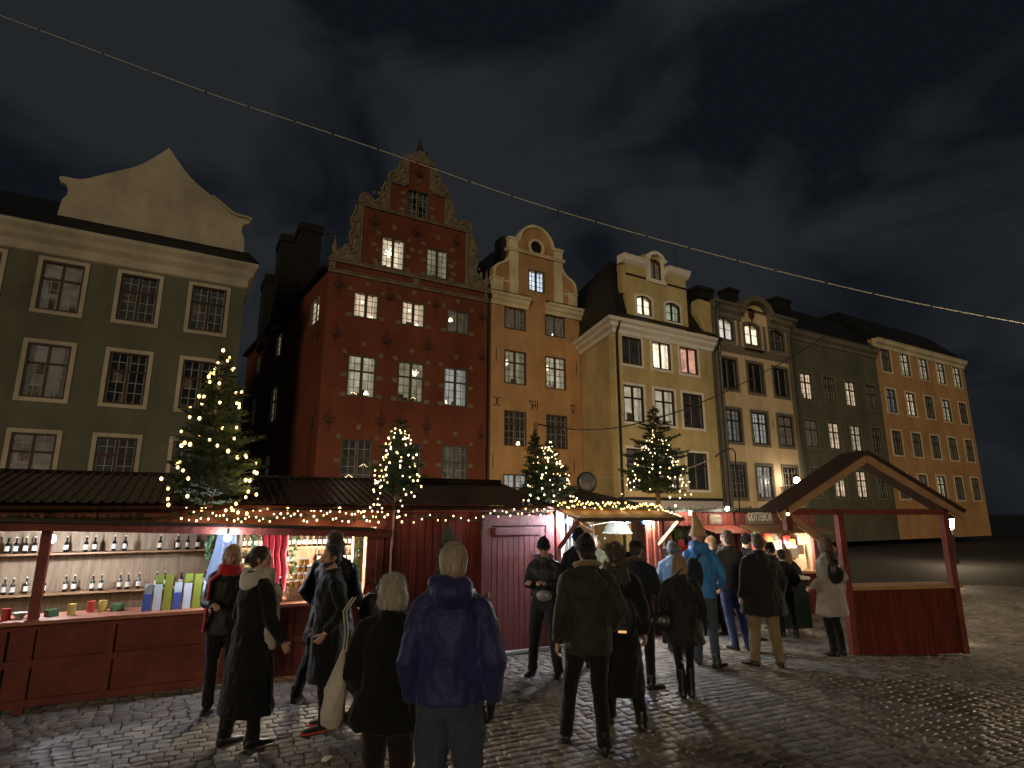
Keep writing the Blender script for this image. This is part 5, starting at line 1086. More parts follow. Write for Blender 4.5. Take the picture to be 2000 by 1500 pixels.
# ---------------------------------------------------------------- people
def remesh(mb, vox, smooth=2, disp=0, dsc=9, seed=0, zs=.5):
    me = bpy.data.meshes.new('tmp'); me.from_pydata([tuple(v) for v in mb.v], [], mb.f); me.update()
    o = bpy.data.objects.new('tmp', me); COL.objects.link(o)
    m = o.modifiers.new('r', 'REMESH'); m.mode = 'VOXEL'; m.voxel_size = vox; m.use_smooth_shade = True
    if smooth: s_ = o.modifiers.new('s', 'SMOOTH'); s_.iterations = smooth; s_.factor = .6
    dg = bpy.context.evaluated_depsgraph_get(); out = bpy.data.meshes.new_from_object(o.evaluated_get(dg))
    bpy.data.objects.remove(o); bpy.data.meshes.remove(me)
    if disp:
        sv = Vector((seed*3.1, seed*1.7, 0))
        for v, nrm in zip(out.vertices, [n.vector.copy() for n in out.vertex_normals]):
            c = v.co; p = Vector((c.x*dsc, c.y*dsc, c.z*dsc*zs))+sv
            d = noise.noise(p)*.75+noise.noise(p*2.3+Vector((7, 0, 0)))*.45-abs(noise.noise(p*1.4+Vector((0, 9, 0))))*.5
            v.co = c+nrm*(d*disp)
    out.polygons.foreach_set('use_smooth', [True]*len(out.polygons)); out.update(); return out
def cloth(name, c, rough=.85, sheen=.15, bump=.35, bs=60, spec=.25): return mat(name, c, rough, bump, bs, .22, 5, spec=spec, sheen=sheen)
SKIN = mat('skin', (.50, .28, .20), .55, .08, 60, .1, 8); BLACK = cloth('black_wool', (.0065, .0065, .007), .9); BLACK2 = cloth('black_nylon', (.007, .0075, .009), .6, 0, .3, 30, .4); CHAR = cloth('charcoal_cloth', (.020, .020, .022))
JEANS = cloth('blue_denim', (.035, .06, .12), .85, .1); DJEANS = cloth('grey_blue_denim', (.045, .066, .098), .85, .1); SHOE = mat('black_leather', (.012, .011, .010), .35, .1, 30)
def person(label, x, y, yaw, H=1.75, coat=None, hem=.85, flare=0, bulk=1.0, trousers=None, shoes=None, feet=((-.10, 0, 0), (.10, 0, 0)), hands=((-.235, .07, .86), (.235, .07, .86)), head=(0, 0), hair=None, hat=None, hood=None, collar=None, gloves=None, lean=(0, 0), face=False, near=1.0, beard=None, skin=None, fur=None, tone=None, sole=None, legw=1.0, zoff=0, sleeve=1.0, boots=None):
    k = H/1.8; base = Vector((x, y, gz(x, y)+zoff)); M = T(base, R(yaw)); vox = .0105*near; seed = int((x+9)*13+y*7)
    S = Matrix.Scale(k, 4); lx, ly = lean
    def L(p): # lean grows with height
        p = Vector(p); t = max(0, p.z-.9)/.9; return Vector((p.x+lx*t, p.y+ly*t, p.z))
    neck = L((0, -.005, 1.50)); hd = L((0, .02, 1.667))
    HM = S @ Matrix.Translation(hd) @ Matrix.Rotation(R(head[0]), 4, 'Z') @ Matrix.Rotation(R(head[1]), 4, 'X')
    arms = []
    for i, sg in enumerate((-1, 1)):
        sh = L((sg*.172*min(bulk, 1.10), 0, 1.405)); w = L(hands[i]); d = w-sh; dist = min(d.length, .545); w = sh+d.normalized()*dist
        h_ = math.sqrt(max(0.0004, .28**2-(dist/2)**2)); out = Vector((sg*.38, -.9, -.2)); dn = d.normalized(); out = (out-dn*out.dot(dn)).normalized(); el = (sh+w)/2+out*min(h_, .17)
        arms.append((sh, el, w))
    legs = []
    for i, sg in enumerate((-1, 1)):
        fx, fy, fz = (tuple(feet[i])+(0,))[:3]; hip = Vector((sg*.092, 0, .93)); an = Vector((fx, fy-.03, .085+fz)); mid = (hip+an)/2; bend = .04+.25*fz; kn = Vector((mid.x, mid.y+bend, mid.z+.01)); ta = feet[i][3] if len(feet[i]) > 3 else 0
        legs.append((hip, kn, an, Vector((math.sin(R(sg*8+ta)), math.cos(R(sg*8+ta)), -.9*fz*2))))
    # --- body: one continuous surface
    mb = MB(S); tb = lambda pts, rr, n=12, flat=None: mb.tube(pts, rr, n, flat=flat)
    tb([L((0, 0, .88)), L((0, 0, 1.0)), L((0, 0, 1.12)), L((0, 0, 1.3)), L((0, -.005, 1.40)), L((0, -.005, 1.46))], [(.12, .085), (.14, .09), (.125, .08), (.15, .10), (.13, .08), (.06, .055)], 14, (1, 0, 0))
    tb([L((0, -.015, 1.42)), neck, hd+Vector((0, -.01, -.06))], [.058, .052, .055], 10)
    for (sh, el, w), sg, gi in zip(arms, (-1, 1), (0, 1)):
        tb([sh+Vector((-sg*.07, 0, .0)), sh, (sh+el)/2, el, (el+w)/2, w], [.04, .052, .044, .036, .034, .024]); fd = (w-el).normalized()
        sd = fd.cross(Vector((0, 1, 0))); sd = sd.normalized() if sd.length > .1 else Vector((0, 0, 1)); pd = fd.cross(sd)*(-1)
        if pd.dot(Vector((-sg, .6, 0))) < 0: pd = -pd
        side = sd if sd.dot(Vector((0, 1, 0))) >= 0 else -sd; side = Vector((0, 1, 0))-fd*fd.y; side = side.normalized() if side.length > .15 else sd; pd = fd.cross(side); 
        if pd.x*sg > 0: pd = -pd
        tb([w, w+fd*.035, w+fd*.085], [(.024, .022), (.036, .017), (.040, .015)], 10, side)
        for q, (off, ln) in enumerate(((.030, .068), (.011, .078), (-.009, .073), (-.028, .056))):
            b0 = w+fd*.08+side*off; b1 = b0+(fd*.9+pd*.35).normalized()*ln*.45; b2 = b1+(fd*.5+pd*.85).normalized()*ln*.35; b3 = b2+(fd*.1+pd).normalized()*ln*.25; tb([b0, b1, b2, b3], [.0095, .009, .008, .0065], 7)
        b0 = w+fd*.03+side*.03; tb([b0, b0+(side*.8+fd*.6)*.03, b0+(side*.6+fd+pd*.4)*.052], [.012, .0105, .008], 7)
    for (hip, kn, an, fdir), sg in zip(legs, (-1, 1)):
        tb([hip+Vector((0, 0, .03)), hip, (hip+kn)/2, kn, kn.lerp(an, .35), an], [.07, .085, .070, .050, .052, .034]); tb([an+Vector((0, 0, .02)), an+Vector((0, -.02, -.04)), an+fdir*.07+Vector((0, 0, -.05)), an+fdir*.17+Vector((0, 0, -.06))], [.034, .034, .032, .018], 9)
    mb.M = HM
    mb.ball((0, -.008, .02), (.074, .094, .095), 16, 12); mb.ball((0, .012, -.04), (.062, .074, .070), 14, 10); mb.ball((0, .055, -.082), (.028, .03, .022), 8, 6)
    mb.tube([(0, .088, .012), (0, .106, -.018), (0, .112, -.030), (0, .09, -.038)], [.008, .012, .014, .012], 8); mb.ball((0, .084, -.056), (.024, .012, .007), 8, 6); mb.ball((0, .081, -.067), (.020, .012, .007), 8, 6)
    mb.ball((0, .078, .022), (.052, .014, .010), 10, 6)
    for sg in (-1, 1): mb.ball((sg*.074, -.005, -.012), (.010, .02, .032), 8, 6); mb.ball((sg*.030, .082, .002), (.014, .010, .009), 8, 6); mb.ball((sg*.04, .06, -.028), (.024, .02, .02), 8, 6)
    me = remesh(mb, vox*.8 if face else vox, 1); me.materials.append(skin or SKIN); me.name = 'person'
    o = bpy.data.objects.new('person', me); COL.objects.link(o); o.matrix_world = M; WM[o.name] = M; tag(o, label, 'person')
    def kid(name, me, m, lab=None):
        me.name = name; me.materials.clear(); me.materials.append(m); c = bpy.data.objects.new(name, me); COL.objects.link(c); c.parent = o; WM[c.name] = M
        if lab: c['label'] = lab
        return c
    def solid(name, mb, m): return kid(name, mesh_of(mb, name, I4, m, True), m)
    if face:
        for sg in (-1, 1):
            mb = MB(HM); mb.ball((sg*.031, .0885, .003), (.0105, .0055, .0062), 9, 7); solid('eye', mb, mat('eye_dark', (.03, .02, .015), .1))
            mb = MB(HM); mb.tube([(sg*.014, .094, .021), (sg*.030, .096, .026), (sg*.046, .087, .021)], [.003, .0045, .002], 5); solid('eyebrow', mb, mat('eyebrow', (.03, .02, .015), .8))
        mb = MB(HM); mb.tube([(-.022, .090, -.0605), (0, .0975, -.0615), (.022, .090, -.0605)], [.0015, .0032, .0015], 6); solid('lips', mb, mat('lips', (.30, .10, .09), .5))
    if beard: mb = MB(HM); mb.ball((0, .052, -.080), (.050, .045, .036), 12, 9); mb.ball((0, .094, -.046), (.026, .010, .007), 8, 6); mb.ball((0, .02, -.06), (.066, .055, .040), 12, 8); kid('beard', remesh(mb, .007*near, 1, .004, 60, seed, 1), beard)
    # --- coat
    coat = coat or BLACK; B = bulk; hz_ = hem/k
    rings = [(hz_, .195*B+flare, .155*B+flare*.8), (hz_+.03, .20*B+flare, .16*B+flare*.8)]
    for z, rx, ry in ((.75, .198, .16), (.95, .192, .155), (1.08, .180, .145), (1.2, .188, .148), (1.3, .200, .150), (1.38, .198, .135), (1.43, .155, .115), (1.475, .105, .095), (1.52, .078, .082)):
        if z > hz_+.06: t = max(0, (1.1-z)/(1.1-hz_+1e-6)) if z < 1.1 else 0; rings.append((z, rx*(B if z < 1.42 else (B+1)/2)+flare*t, ry*(B if z < 1.42 else (B+1)/2)+flare*t*.8))
    mb = MB(S); mb.tube([L((0, -.005, z)) for z, _, _ in rings], [(a, c) for _, a, c in rings], 22, flat=(1, 0, 0))
    for (sh, el, w), sg in zip(arms, (-1, 1)):
        w2 = w.lerp(el, .06); b2 = (B+1)/2*sleeve; mb.tube([sh+Vector((-sg*.08, 0, .01)), sh+Vector((0, 0, -.005)), sh.lerp(el, .35), sh.lerp(el, .8), el, el.lerp(w2, .4), w2], [.062*b2, .073*b2, .072*b2, .066*b2, .063*b2, .058*b2, .050*b2], 12)
        mb.tube([L((sg*.05, -.005, 1.50)), L((sg*.11, -.004, 1.455)), sh+Vector((0, 0, .012))], [.050, .062, .062], 10)
    if hood: mb.ball(L((0, -.10, 1.51)), (.135, .095, .09), 14, 10, Matrix.Rotation(R(-20), 3, 'X').to_4x4().to_3x3()); mb.ball(L((-.055, -.08, 1.56)), (.09, .075, .06), 10, 8); mb.ball(L((.055, -.065, 1.55)), (.08, .07, .055), 10, 8); mb.tube([L((.115*math.cos(a), .10*math.sin(a)-.01, 1.505)) for a in [R(v) for v in range(0, 361, 30)]], .035, 8)
    else: mb.tube([L((.075*math.cos(a), .078*math.sin(a)-.005, 1.525-.01*math.sin(a))) for a in [R(v) for v in range(0, 361, 30)]], .026, 8)
    cm = remesh(mb, vox*1.25, 2, .020*(1.25 if B > 1.1 else 1), 8, seed, .6); kid('coat', cm, coat)
    if collar: mb = MB(S); mb.tube([L((.085*math.cos(a), .082*math.sin(a)-.015, 1.535-.02*math.sin(a))) for a in [R(v) for v in range(-240, 61, 20)]], [(.030, .052)]*16, 10, flat=(0, 0, 1)); kid('collar', remesh(mb, vox, 1, .006, 20, seed), collar)
    if trousers is not False:
        mb = MB(S)
        for (hip, kn, an, fdir), sg in zip(legs, (-1, 1)): mb.tube([hip+Vector((0, 0, .06)), hip, (hip+kn)/2, kn, kn.lerp(an, .4), kn.lerp(an, .8), an+Vector((0, 0, -.02))], [.08, .108, .092*legw, .072*legw, .068*legw, .062*legw, .064*legw], 12)
        mb.tube([(0, -.005, .84), (0, -.005, .92), (0, 0, 1.08)], [(.14, .11), (.178, .128), (.155, .11)], 16, flat=(1, 0, 0)); kid('trousers', remesh(mb, vox*1.2, 1, .012, 11, seed+2, .6), trousers or BLACK)
    for (hip, kn, an, fdir), sg in zip(legs, (-1, 1)):
        mb = MB(S); a = an; top = .10 if not boots else boots
        mb.tube([a+Vector((0, -.0, top)), a+Vector((0, -.01, .0)), a+Vector((0, -.02, -.035))], [.050, .048, .045], 10)
        mb.tube([a-fdir*.065+Vector((0, 0, -.052)), a+Vector((0, 0, -.045)), a+fdir*.09+Vector((0, 0, -.052)), a+fdir*.175+Vector((0, 0, -.058)), a+fdir*.205+Vector((0, 0, -.064))], [(.035, .030), (.042, .040), (.046, .030), (.040, .022), (.022, .014)], 12, flat=(fdir.y, -fdir.x, 0))
        sh_ = kid('shoe', remesh(mb, .009*near, 1), shoes or SHOE)
        if sole: mb = MB(S); mb.tube([a-fdir*.105+Vector((0, 0, -.070)), a-fdir*.06+Vector((0, 0, -.072)), a+fdir*.09+Vector((0, 0, -.074)), a+fdir*.19+Vector((0, 0, -.074)), a+fdir*.222+Vector((0, 0, -.072))], [(.022, .012), (.040, .014), (.050, .014), (.042, .014), (.020, .010)], 12, flat=(fdir.y, -fdir.x, 0)); kid('sole', mesh_of(mb, 'sole', I4, sole, True), sole)
    if gloves:
        for (sh, el, w), sg in zip(arms, (-1, 1)):
            fd = (w-el).normalized(); side = Vector((0, 1, 0))-fd*fd.y; side.normalize(); pd = fd.cross(side); pd = -pd if pd.x*sg > 0 else pd
            mb = MB(S); mb.tube([w-fd*.04, w, w+fd*.04, w+fd*.09], [(.036, .034), (.034, .030), (.046, .026), (.050, .024)], 10, flat=side)
            for off, ln in ((.031, .074), (.011, .085), (-.010, .08), (-.030, .064)): b0 = w+fd*.08+side*off; b1 = b0+(fd*.9+pd*.35).normalized()*ln*.5; b2 = b1+(fd*.5+pd*.85).normalized()*ln*.5; mb.tube([b0, b1, b2], [.0155, .0145, .011], 8)
            b0 = w+fd*.03+side*.03; mb.tube([b0, b0+(side*.8+fd*.6)*.035, b0+(side*.6+fd+pd*.4)*.062], [.018, .016, .012], 8); kid('glove', remesh(mb, .007*near, 1), gloves)
    # --- hair and hats
    if hair:
        st, hm = hair; mb = MB(HM); mb.ball((0, -.020, .026), (.084, .096, .101), 14, 10)
        mb.ball((0, -.045, -.02), (.078, .066, .075), 12, 9)
        if st == 'bob': mb.ball((0, -.045, -.055), (.092, .065, .075), 12, 9); mb.ball((-.068, -.005, -.04), (.028, .05, .07), 10, 8); mb.ball((.068, -.005, -.04), (.028, .05, .07), 10, 8)
        if st == 'long': mb.tube([(0, -.05, .0), (0, -.07, -.1), (0, -.10, -.22), (0, -.12, -.36), (0, -.12, -.42)], [(.085, .06), (.095, .055), (.10, .045), (.085, .035), (.04, .02)], 14, flat=(1, 0, 0)); mb.ball((-.075, .0, -.06), (.025, .04, .1), 8, 8); mb.ball((.075, .0, -.06), (.025, .04, .1), 8, 8)
        if st == 'curly':
            g = random.Random(seed)
            for _ in range(60): a = g.uniform(0, 6.3); z = g.uniform(-.17, .09); r = .085+.025*(z < -.03); yy = r*math.sin(a)-.03; mb.ball((r*math.cos(a)*.95, min(yy, .045), z), g.uniform(.02, .034), 7, 5)
        if st == 'bun': mb.ball((0, -.125, -.005), (.042, .036, .040), 10, 8)
        hme = remesh(mb, .0075*near, 1, .004 if st != 'curly' else .012, 60 if st != 'curly' else 34, seed, .22)
        g = random.Random(seed); nv_ = len(hme.vertices); SV = []; SF = []; hc = HM @ Vector((0, 0, 0)); cnt = int(2600/near**2) if st != 'long' else int(3600/near**2); ll = {'short': .030, 'bob': .060, 'long': .085, 'curly': .045, 'bun': .040}[st]
        vn = [n.vector.copy() for n in hme.vertex_normals]
        for _ in range(cnt):
            i = g.randrange(nv_); p = hme.vertices[i].co; n_ = vn[i]; dn_ = Vector((0, .10 if st == 'short' else 0, -1)); t_ = dn_-n_*dn_.dot(n_)
            if t_.length < .05: t_ = Vector((g.uniform(-1, 1), -.5, 0))
            t_.normalize(); d1 = (t_+n_*g.uniform(.05, .38)+Vector((g.uniform(-1, 1), g.uniform(-1, 1), g.uniform(-1, 1)))*(.22 if st != 'curly' else .9)).normalized(); l_ = ll*g.uniform(.5, 1.2); w_ = n_.cross(d1).normalized()*g.uniform(.0011, .0022)*near
            q1 = p+n_*.001+d1*l_*.5; q2 = q1+(d1*.6+t_*.6-n_*.15).normalized()*l_*.5; b_ = len(SV); SV += [p-w_, p+w_, q1+w_*.8, q1-w_*.8, q2]; SF += [(b_, b_+1, b_+2, b_+3), (b_+3, b_+2, b_+4)]
        n0 = nv_; V0 = [v.co.copy() for v in hme.vertices]; F0 = [tuple(f.vertices) for f in hme.polygons]; h2 = bpy.data.meshes.new('hair'); h2.from_pydata(V0+SV, [], F0+[tuple(i+n0 for i in f) for f in SF]); h2.polygons.foreach_set('use_smooth', [True]*len(h2.polygons)); h2.update()
        kid('hair', h2, hm)
    if hat:
        st, hm = hat; mb = MB(HM)
        if st == 'beanie':
            mb.tube([(0, -.012, -.012), (0, -.010, .02), (0, -.012, .06), (0, -.018, .095), (0, -.026, .120), (0, -.03, .132)], [(.088, .104), (.090, .107), (.088, .104), (.074, .088), (.046, .055), (.012, .014)], 20, flat=(1, 0, 0)); mb.tube([(.0865*math.cos(a), .102*math.sin(a)-.012, .006+.014*math.sin(a)) for a in [R(v) for v in range(0, 361, 20)]], [(.006, .024)]*19, 8, flat=(0, 0, 1)); mb.ball((0, -.050, -.018), (.080, .058, .05), 12, 8); mb.ball((0, -.03, .105), (.052, .055, .045), 12, 8)
            kid('beanie', remesh(mb, .0075*near, 1, .004, 30, seed, .3), hm)
        elif st == 'cap':
            mb.tube([(0, -.005, .015), (0, -.008, .06), (0, -.010, .10), (0, -.012, .122)], [(.092, .112), (.095, .112), (.075, .09), (.02, .02)], 18, flat=(1, 0, 0)); mb.tube([(0, .06, .022), (0, .12, .018), (0, .165, .006)], [(.075, .012), (.07, .01), (.04, .008)], 12, flat=(1, 0, 0)); kid('flat_cap', remesh(mb, .008*near, 1), hm)
        elif st == 'gnome':
            mb.tube([(0, -.012, .015), (0, -.012, .045), (.0, -.015, .12), (-.01, -.018, .20), (-.03, -.02, .27), (-.055, -.02, .33), (-.065, -.02, .345)], [(.112, .125), (.108, .12), (.088, .095), (.062, .066), (.040, .042), (.02, .02), (.008, .008)], 18, flat=(1, 0, 0)); mb.tube([(.114*math.cos(a), .127*math.sin(a)-.012, .018) for a in [R(v) for v in range(0, 361, 20)]], .013, 8); kid('pointed_hat', remesh(mb, .008*near, 1, .006, 22, seed, .5), hm)
    if fur: mb = MB(S); mb.ball(L((0, -.11, 1.44)), (.16, .07, .09), 12, 8); mb.tube([L((.10*math.cos(a), .10*math.sin(a)-.02, 1.50)) for a in [R(v) for v in range(0, 361, 30)]], .045, 8); kid('fur_hood', remesh(mb, .011*near, 0, .028, 40, seed, 1), fur)
    o['_L'] = 0; del o['_L']
    return o, M, S
HB = lambda n, c: mat(n, c, .55, .6, 50, .35, 30, stretch=(2, 2, .3), sheen=.2)
HW = HB('white_hair', (.50, .44, .36)); HGR = HB('grey_blond_hair', (.42, .34, .24)); HBR = HB('brown_hair', (.045, .026, .016)); HBL = HB('blond_hair', (.34, .23, .11)); HDK = HB('dark_hair', (.012, .009, .008)); HLB = HB('light_brown_hair', (.13, .08, .045))
def scarf(M, S, z, m, label, tails=True, r=.045, lean=(0, 0), front=False):
    mb = MB(S); c = Vector((lean[0]*.66, lean[1]*.66, 0)); ring = [Vector((.10*math.cos(a), .105*math.sin(a)-.0, z+.012*math.sin(a*2+1)+.02*math.sin(a)))+c for a in [R(v) for v in range(0, 361, 24)]]; mb.tube(ring, r, 9); mb.tube([q+Vector((0, 0, -.045)) for q in ring], r*1.05, 9)
    if tails:
        sx = .20; mb.tube([Vector((.07, .06, z-.03))+c, Vector((sx-.01, .10, z-.12)), Vector((sx+.0, .09, z-.4)), Vector((sx+.01, .06, z-.66))], [(.05, .03), (.06, .024), (.072, .020), (.078, .018)], 10, flat=(0, 1, 0))
    me = remesh(mb, .010, 1, .008, 22, 3, .5); return me
# 1 woman with red scarf facing the camera
def add_child(o, M, name, me, m):
    me.name = name; me.materials.clear(); me.materials.append(m); c = bpy.data.objects.new(name, me); COL.objects.link(c); c.parent = o; WM[c.name] = M; return c
o, M, S = person('smiling blond woman with red scarf facing the camera at the left stall', -3.02, 6.55, -158, 1.67, BLACK2, .75, near=1.1, head=(-8, -4), hair=('long', HBL), face=True, hands=((-.16, .26, 1.12), (.12, .28, 1.16)))
add_child(o, M, 'scarf', scarf(M, S, 1.52, None, '', True), cloth('red_scarf', (.42, .02, .015), .9, .3))
# 2 woman with bun and white scarf
o, M, S = person('woman with dark bun, big white scarf and long black coat', -2.36, 5.68, -42, 1.70, BLACK, .27, flare=.09, bulk=1.06, head=(-42, -3), hair=('bun', HBR), face=True, feet=((-.12, -.1, 0), (.12, .05, 0)), hands=((-.22, .10, .90), (.25, .20, .86)), boots=.2)
add_child(o, M, 'scarf', scarf(M, S, 1.51, None, '', True, .062), cloth('white_knit', (.52, .48, .42), .9, .3, .6, 40))
# 3 man with beard
o, M, S = person('bearded young man in a long black coat and red soled sneakers turning to the camera', -1.80, 6.10, 118, 1.69, BLACK, .42, flare=.02, bulk=1.05, head=(22, 0), hair=('short', HDK), beard=HB('dark_beard', (.02, .012, .008)), face=True, feet=((-.09, .04, 0), (.10, -.06, 0)), hands=((-.19, .07, .93), (.19, .07, .93)), shoes=mat('black_canvas', (.012, .012, .012), .8), sole=mat('red_rubber', (.55, .06, .02), .6), legw=.85)
# 3b woman behind him
o, M, S = person('tall person with long brown hair and padded black jacket behind the bearded man', -1.98, 6.78, -8, 1.80, BLACK2, .62, flare=.06, bulk=1.12, hair=('long', HBR), trousers=CHAR, feet=((-.34, .02, 0), (.10, 0, 0)), near=1.15, hands=((-.25, .12, .98), (.25, .18, 1.0)))
MB3 = T(Vector((-1.50, 6.60, 1.02)), R(-10)); b = thing('handbag', 'black bag with two looped handles hanging by the long haired person', 'bag', MB3); mb = MB(); mb.ball((0, 0, 0), (.13, .08, .14), 14, 10); mb.ball((0, 0, -.06), (.14, .085, .09), 14, 10); mb.v = [MB3 @ v for v in mb.v]
me = remesh(mb, .012, 1, .012, 12, 4); me.transform(MB3.inverted()); me.materials.append(BLACK2); c = bpy.data.objects.new('bag_body', me); COL.objects.link(c); c.parent = b
for dx in (-.03, .05): mb = MB(MB3); mb.tube([(dx-.06+.07*(1-math.cos(a)), .02+dx, .12+.13*math.sin(a)) for a in [R(v) for v in range(0, 181, 20)]], .011, 7); part('handle', mb, SHOE, b)
# 4 white haired woman with tote
o, M, S = person('white haired woman seen from behind in a long black coat in the foreground', -.76, 3.92, -4, 1.63, BLACK, .74, flare=.075, bulk=1.07, hair=('bob', HW), feet=((-.10, .1, 0), (.12, -.1, 0)), hands=((-.20, .10, .95), (.20, .10, .95)), trousers=cloth('plum_black_trousers', (.016, .008, .009)), near=.9)
# 5 man in blue hooded coat
o, M, S = person('broad grey haired man from behind in a blue hooded jacket and jeans', -.36, 3.72, 2, 1.83, cloth('royal_blue_nylon', (.022, .027, .115), .6, .1, .6, 20, .35), .93, bulk=1.04, hood=True, hair=('short', HGR), trousers=DJEANS, gloves=BLACK, feet=((-.13, .02, 0), (.13, .08, 0)), hands=((-.225, .06, .90), (.235, .02, .90)), near=.9, head=(4, -2), legw=1.15, sleeve=1.08)
# 6 man with phone
o, M, S = person('person in black beanie reading a phone by the plank door', .42, 7.88, 158, 1.68, BLACK2, .95, bulk=1.06, hat=('beanie', BLACK), head=(12, -22), face=True, trousers=CHAR, feet=((-.17, .0, 0), (.19, .02, 0)), hands=((-.10, .30, 1.22), (.13, .29, 1.22)), near=1.1, collar=cloth('grey_neck_warmer', (.10, .10, .10)), legw=1.1)
PH = M @ Matrix.Translation((0.02, .37, 1.20)) @ Matrix.Rotation(R(-50), 4, 'X'); mb = MB(PH); mb.box(-.037, .037, -.005, .005, -.07, .07); b = thing('phone', 'dark phone held in both hands by the person in the black beanie', 'phone', PH); part('case', mb, SHOE, b); mb = MB(PH); mb.box(-.033, .033, -.0075, -.0055, -.065, .065); part('screen', mb, emis('phone_screen', (.7, .8, 1), .5), b)
PW = M @ Matrix.Translation((-.06, .20, .98)); mb = MB(PW); mb.ball((0, 0, 0), (.11, .05, .07), 12, 8); b = solo('waist_bag', mb, mat('grey_shiny_leather', (.20, .19, .18), .25, .2, 10), 'shiny grey waist bag worn by the person in the black beanie', 'bag', PW, smooth=True)
# 7 man in olive jacket
o, M, S = person('man from behind in black beanie and dark olive jacket with tan collar', .68, 5.56, 10, 1.80, cloth('dark_olive_wax', (.026, .025, .018), .7, .1, .3, 30), .78, bulk=1.10, hat=('beanie', BLACK), hair=('short', HDK), collar=cloth('tan_corduroy', (.23, .15, .075), .9, .3, .6, 60), feet=((-.16, .26, 0, 25), (.08, -.08, .0, 10)), hands=((-.28, .0, .88), (.24, .08, .95)), near=.95)
# 8 dark haired woman
o, M, S = person('woman with dark curly hair and long fur hooded black coat right of the olive jacket', 1.02, 6.0, -12, 1.72, BLACK, .33, flare=.04, bulk=1.05, hair=('curly', HBR), fur=HB('black_fur', (.02, .018, .017)), feet=((-.12, .25, 0), (.20, -.10, .06)), hands=((-.25, .12, .94), (.27, .02, .90)), near=1.0, head=(6, -8))
BP = M @ Matrix.Translation((.05, -.22, 1.05)); mb = MB(); mb.ball((0, 0, 0), (.14, .07, .20), 14, 10); me = remesh(mb, .012, 1, .01, 12, 6); b = thing('backpack', 'black backpack with an amber reflector on the curly haired woman', 'backpack', BP); me.materials.append(BLACK2); c = bpy.data.objects.new('bag_body', me); COL.objects.link(c); c.parent = b
mb = MB(BP); mb.box(-.035, .04, -.085, -.070, -.13, -.112); part('reflector', mb, emis('amber_reflector', (1, .55, .22), .9), b)  # light thrown back by the reflector is put in as emission
# 9 man with cap
o, M, S = person('man in flat cap and dark coat standing at the open stall counter', 1.52, 7.42, -28, 1.68, cloth('navy_black_wool', (.010, .012, .020)), .70, bulk=1.10, hat=('cap', BLACK), hair=('short', HDK), collar=cloth('brown_collar', (.09, .05, .03)), feet=((-.12, 0, 0), (.14, -.04, 0, 30)), hands=((-.22, .22, 1.05), (.22, .24, 1.05)), head=(-10, -8), near=1.1)
o, M, S = person('taller person in black knit hat half hidden behind the olive jacket man', .92, 8.35, -5, 1.79, BLACK, .8, hat=('beanie', BLACK), near=1.3)
# 10 short blond woman
o, M, S = person('short blond woman from behind in a black knee length coat', 1.93, 7.02, -6, 1.52, cloth('black_down', (.011, .010, .010), .7), .56, flare=.05, bulk=1.16, hair=('bob', HBL), feet=((-.06, 0, 0), (.06, .04, 0, -12)), hands=((-.26, .05, .92), (.30, .06, .88)), near=1.05, boots=.28, gloves=BLACK, legw=.85)
HBG = M @ Matrix.Translation((-.22, -.1, .80)); mb = MB(); mb.ball((0, 0, 0), (.15, .06, .11), 12, 8); me = remesh(mb, .012, 1, .008, 14, 7); b = thing('handbag', 'black shoulder bag on the hip of the short blond woman', 'bag', HBG); me.materials.append(SHOE); c = bpy.data.objects.new('bag_body', me); COL.objects.link(c); c.parent = b
mb = MB(HBG); mb.tube([(-.1, 0, .08), (-.02, -.08, .28), (.10, -.12, .48), (.22, -.08, .58)], .010, 6); part('strap', mb, SHOE, b)
# 11 tomte hat man
BLUEJ = cloth('bright_blue_shell', (.035, .20, .52), .6, .1, .4, 26, .4)
o, M, S = person('tall man in bright blue jacket, jeans and tall beige pointed hat', 2.60, 8.42, -14, 1.80, BLUEJ, .86, bulk=.98, hood=True, hat=('gnome', cloth('beige_felt', (.42, .26, .12), .9, .4, .5, 40)), head=(0, 4), trousers=DJEANS, feet=((-.10, .05, 0), (.12, -.12, 0, 35)), hands=((-.24, .16, 1.0), (.26, .14, .98)), near=1.1)
BP = M @ Matrix.Translation((-.10, -.21, 1.18)); mb = MB(); mb.ball((0, 0, 0), (.13, .08, .22), 14, 10); me = remesh(mb, .012, 1, .012, 12, 6); b = thing('backpack', 'dark navy backpack on the man in the pointed hat', 'backpack', BP); me.materials.append(cloth('navy_pack', (.012, .016, .03))); c = bpy.data.objects.new('bag_body', me); COL.objects.link(c); c.parent = b
mb = MB(BP); mb.tube([(.04, -.02, .18), (.10, .08, .26), (.14, .18, .25)], .02, 7); part('strap', mb, MATS['navy_pack'], b)
# 12 child-like person in pale blue jacket
o, M, S = person('person in grey beanie and pale blue and navy jacket left of the pointed hat man', 2.42, 9.15, -12, 1.57, cloth('pale_blue_shell', (.10, .17, .26), .7), .8, bulk=1.1, hat=('beanie', cloth('grey_blue_knit', (.15, .17, .18))), near=1.25, hair=('short', HLB))
# 13 grey jacket
o, M, S = person('young fair haired man in a grey blazer over a long shirt and jeans', 3.30, 9.25, 14, 1.74, cloth('grey_tweed', (.060, .058, .055), .9), .86, bulk=1.05, hair=('short', HLB), head=(20, 0), face=True, trousers=cloth('mid_denim', (.035, .06, .16), .85), feet=((.02, .05, 0), (.20, -.02, 0, 10)), hands=((-.22, .14, 1.0), (.24, .16, .98)), near=1.15)
# 14 profile man with beanie
o, M, S = person('dark haired man in profile facing right between the grey blazer and the big black coat', 3.98, 10.25, -78, 1.70, BLACK, .8, hat=('beanie', BLACK), face=True, near=1.25)
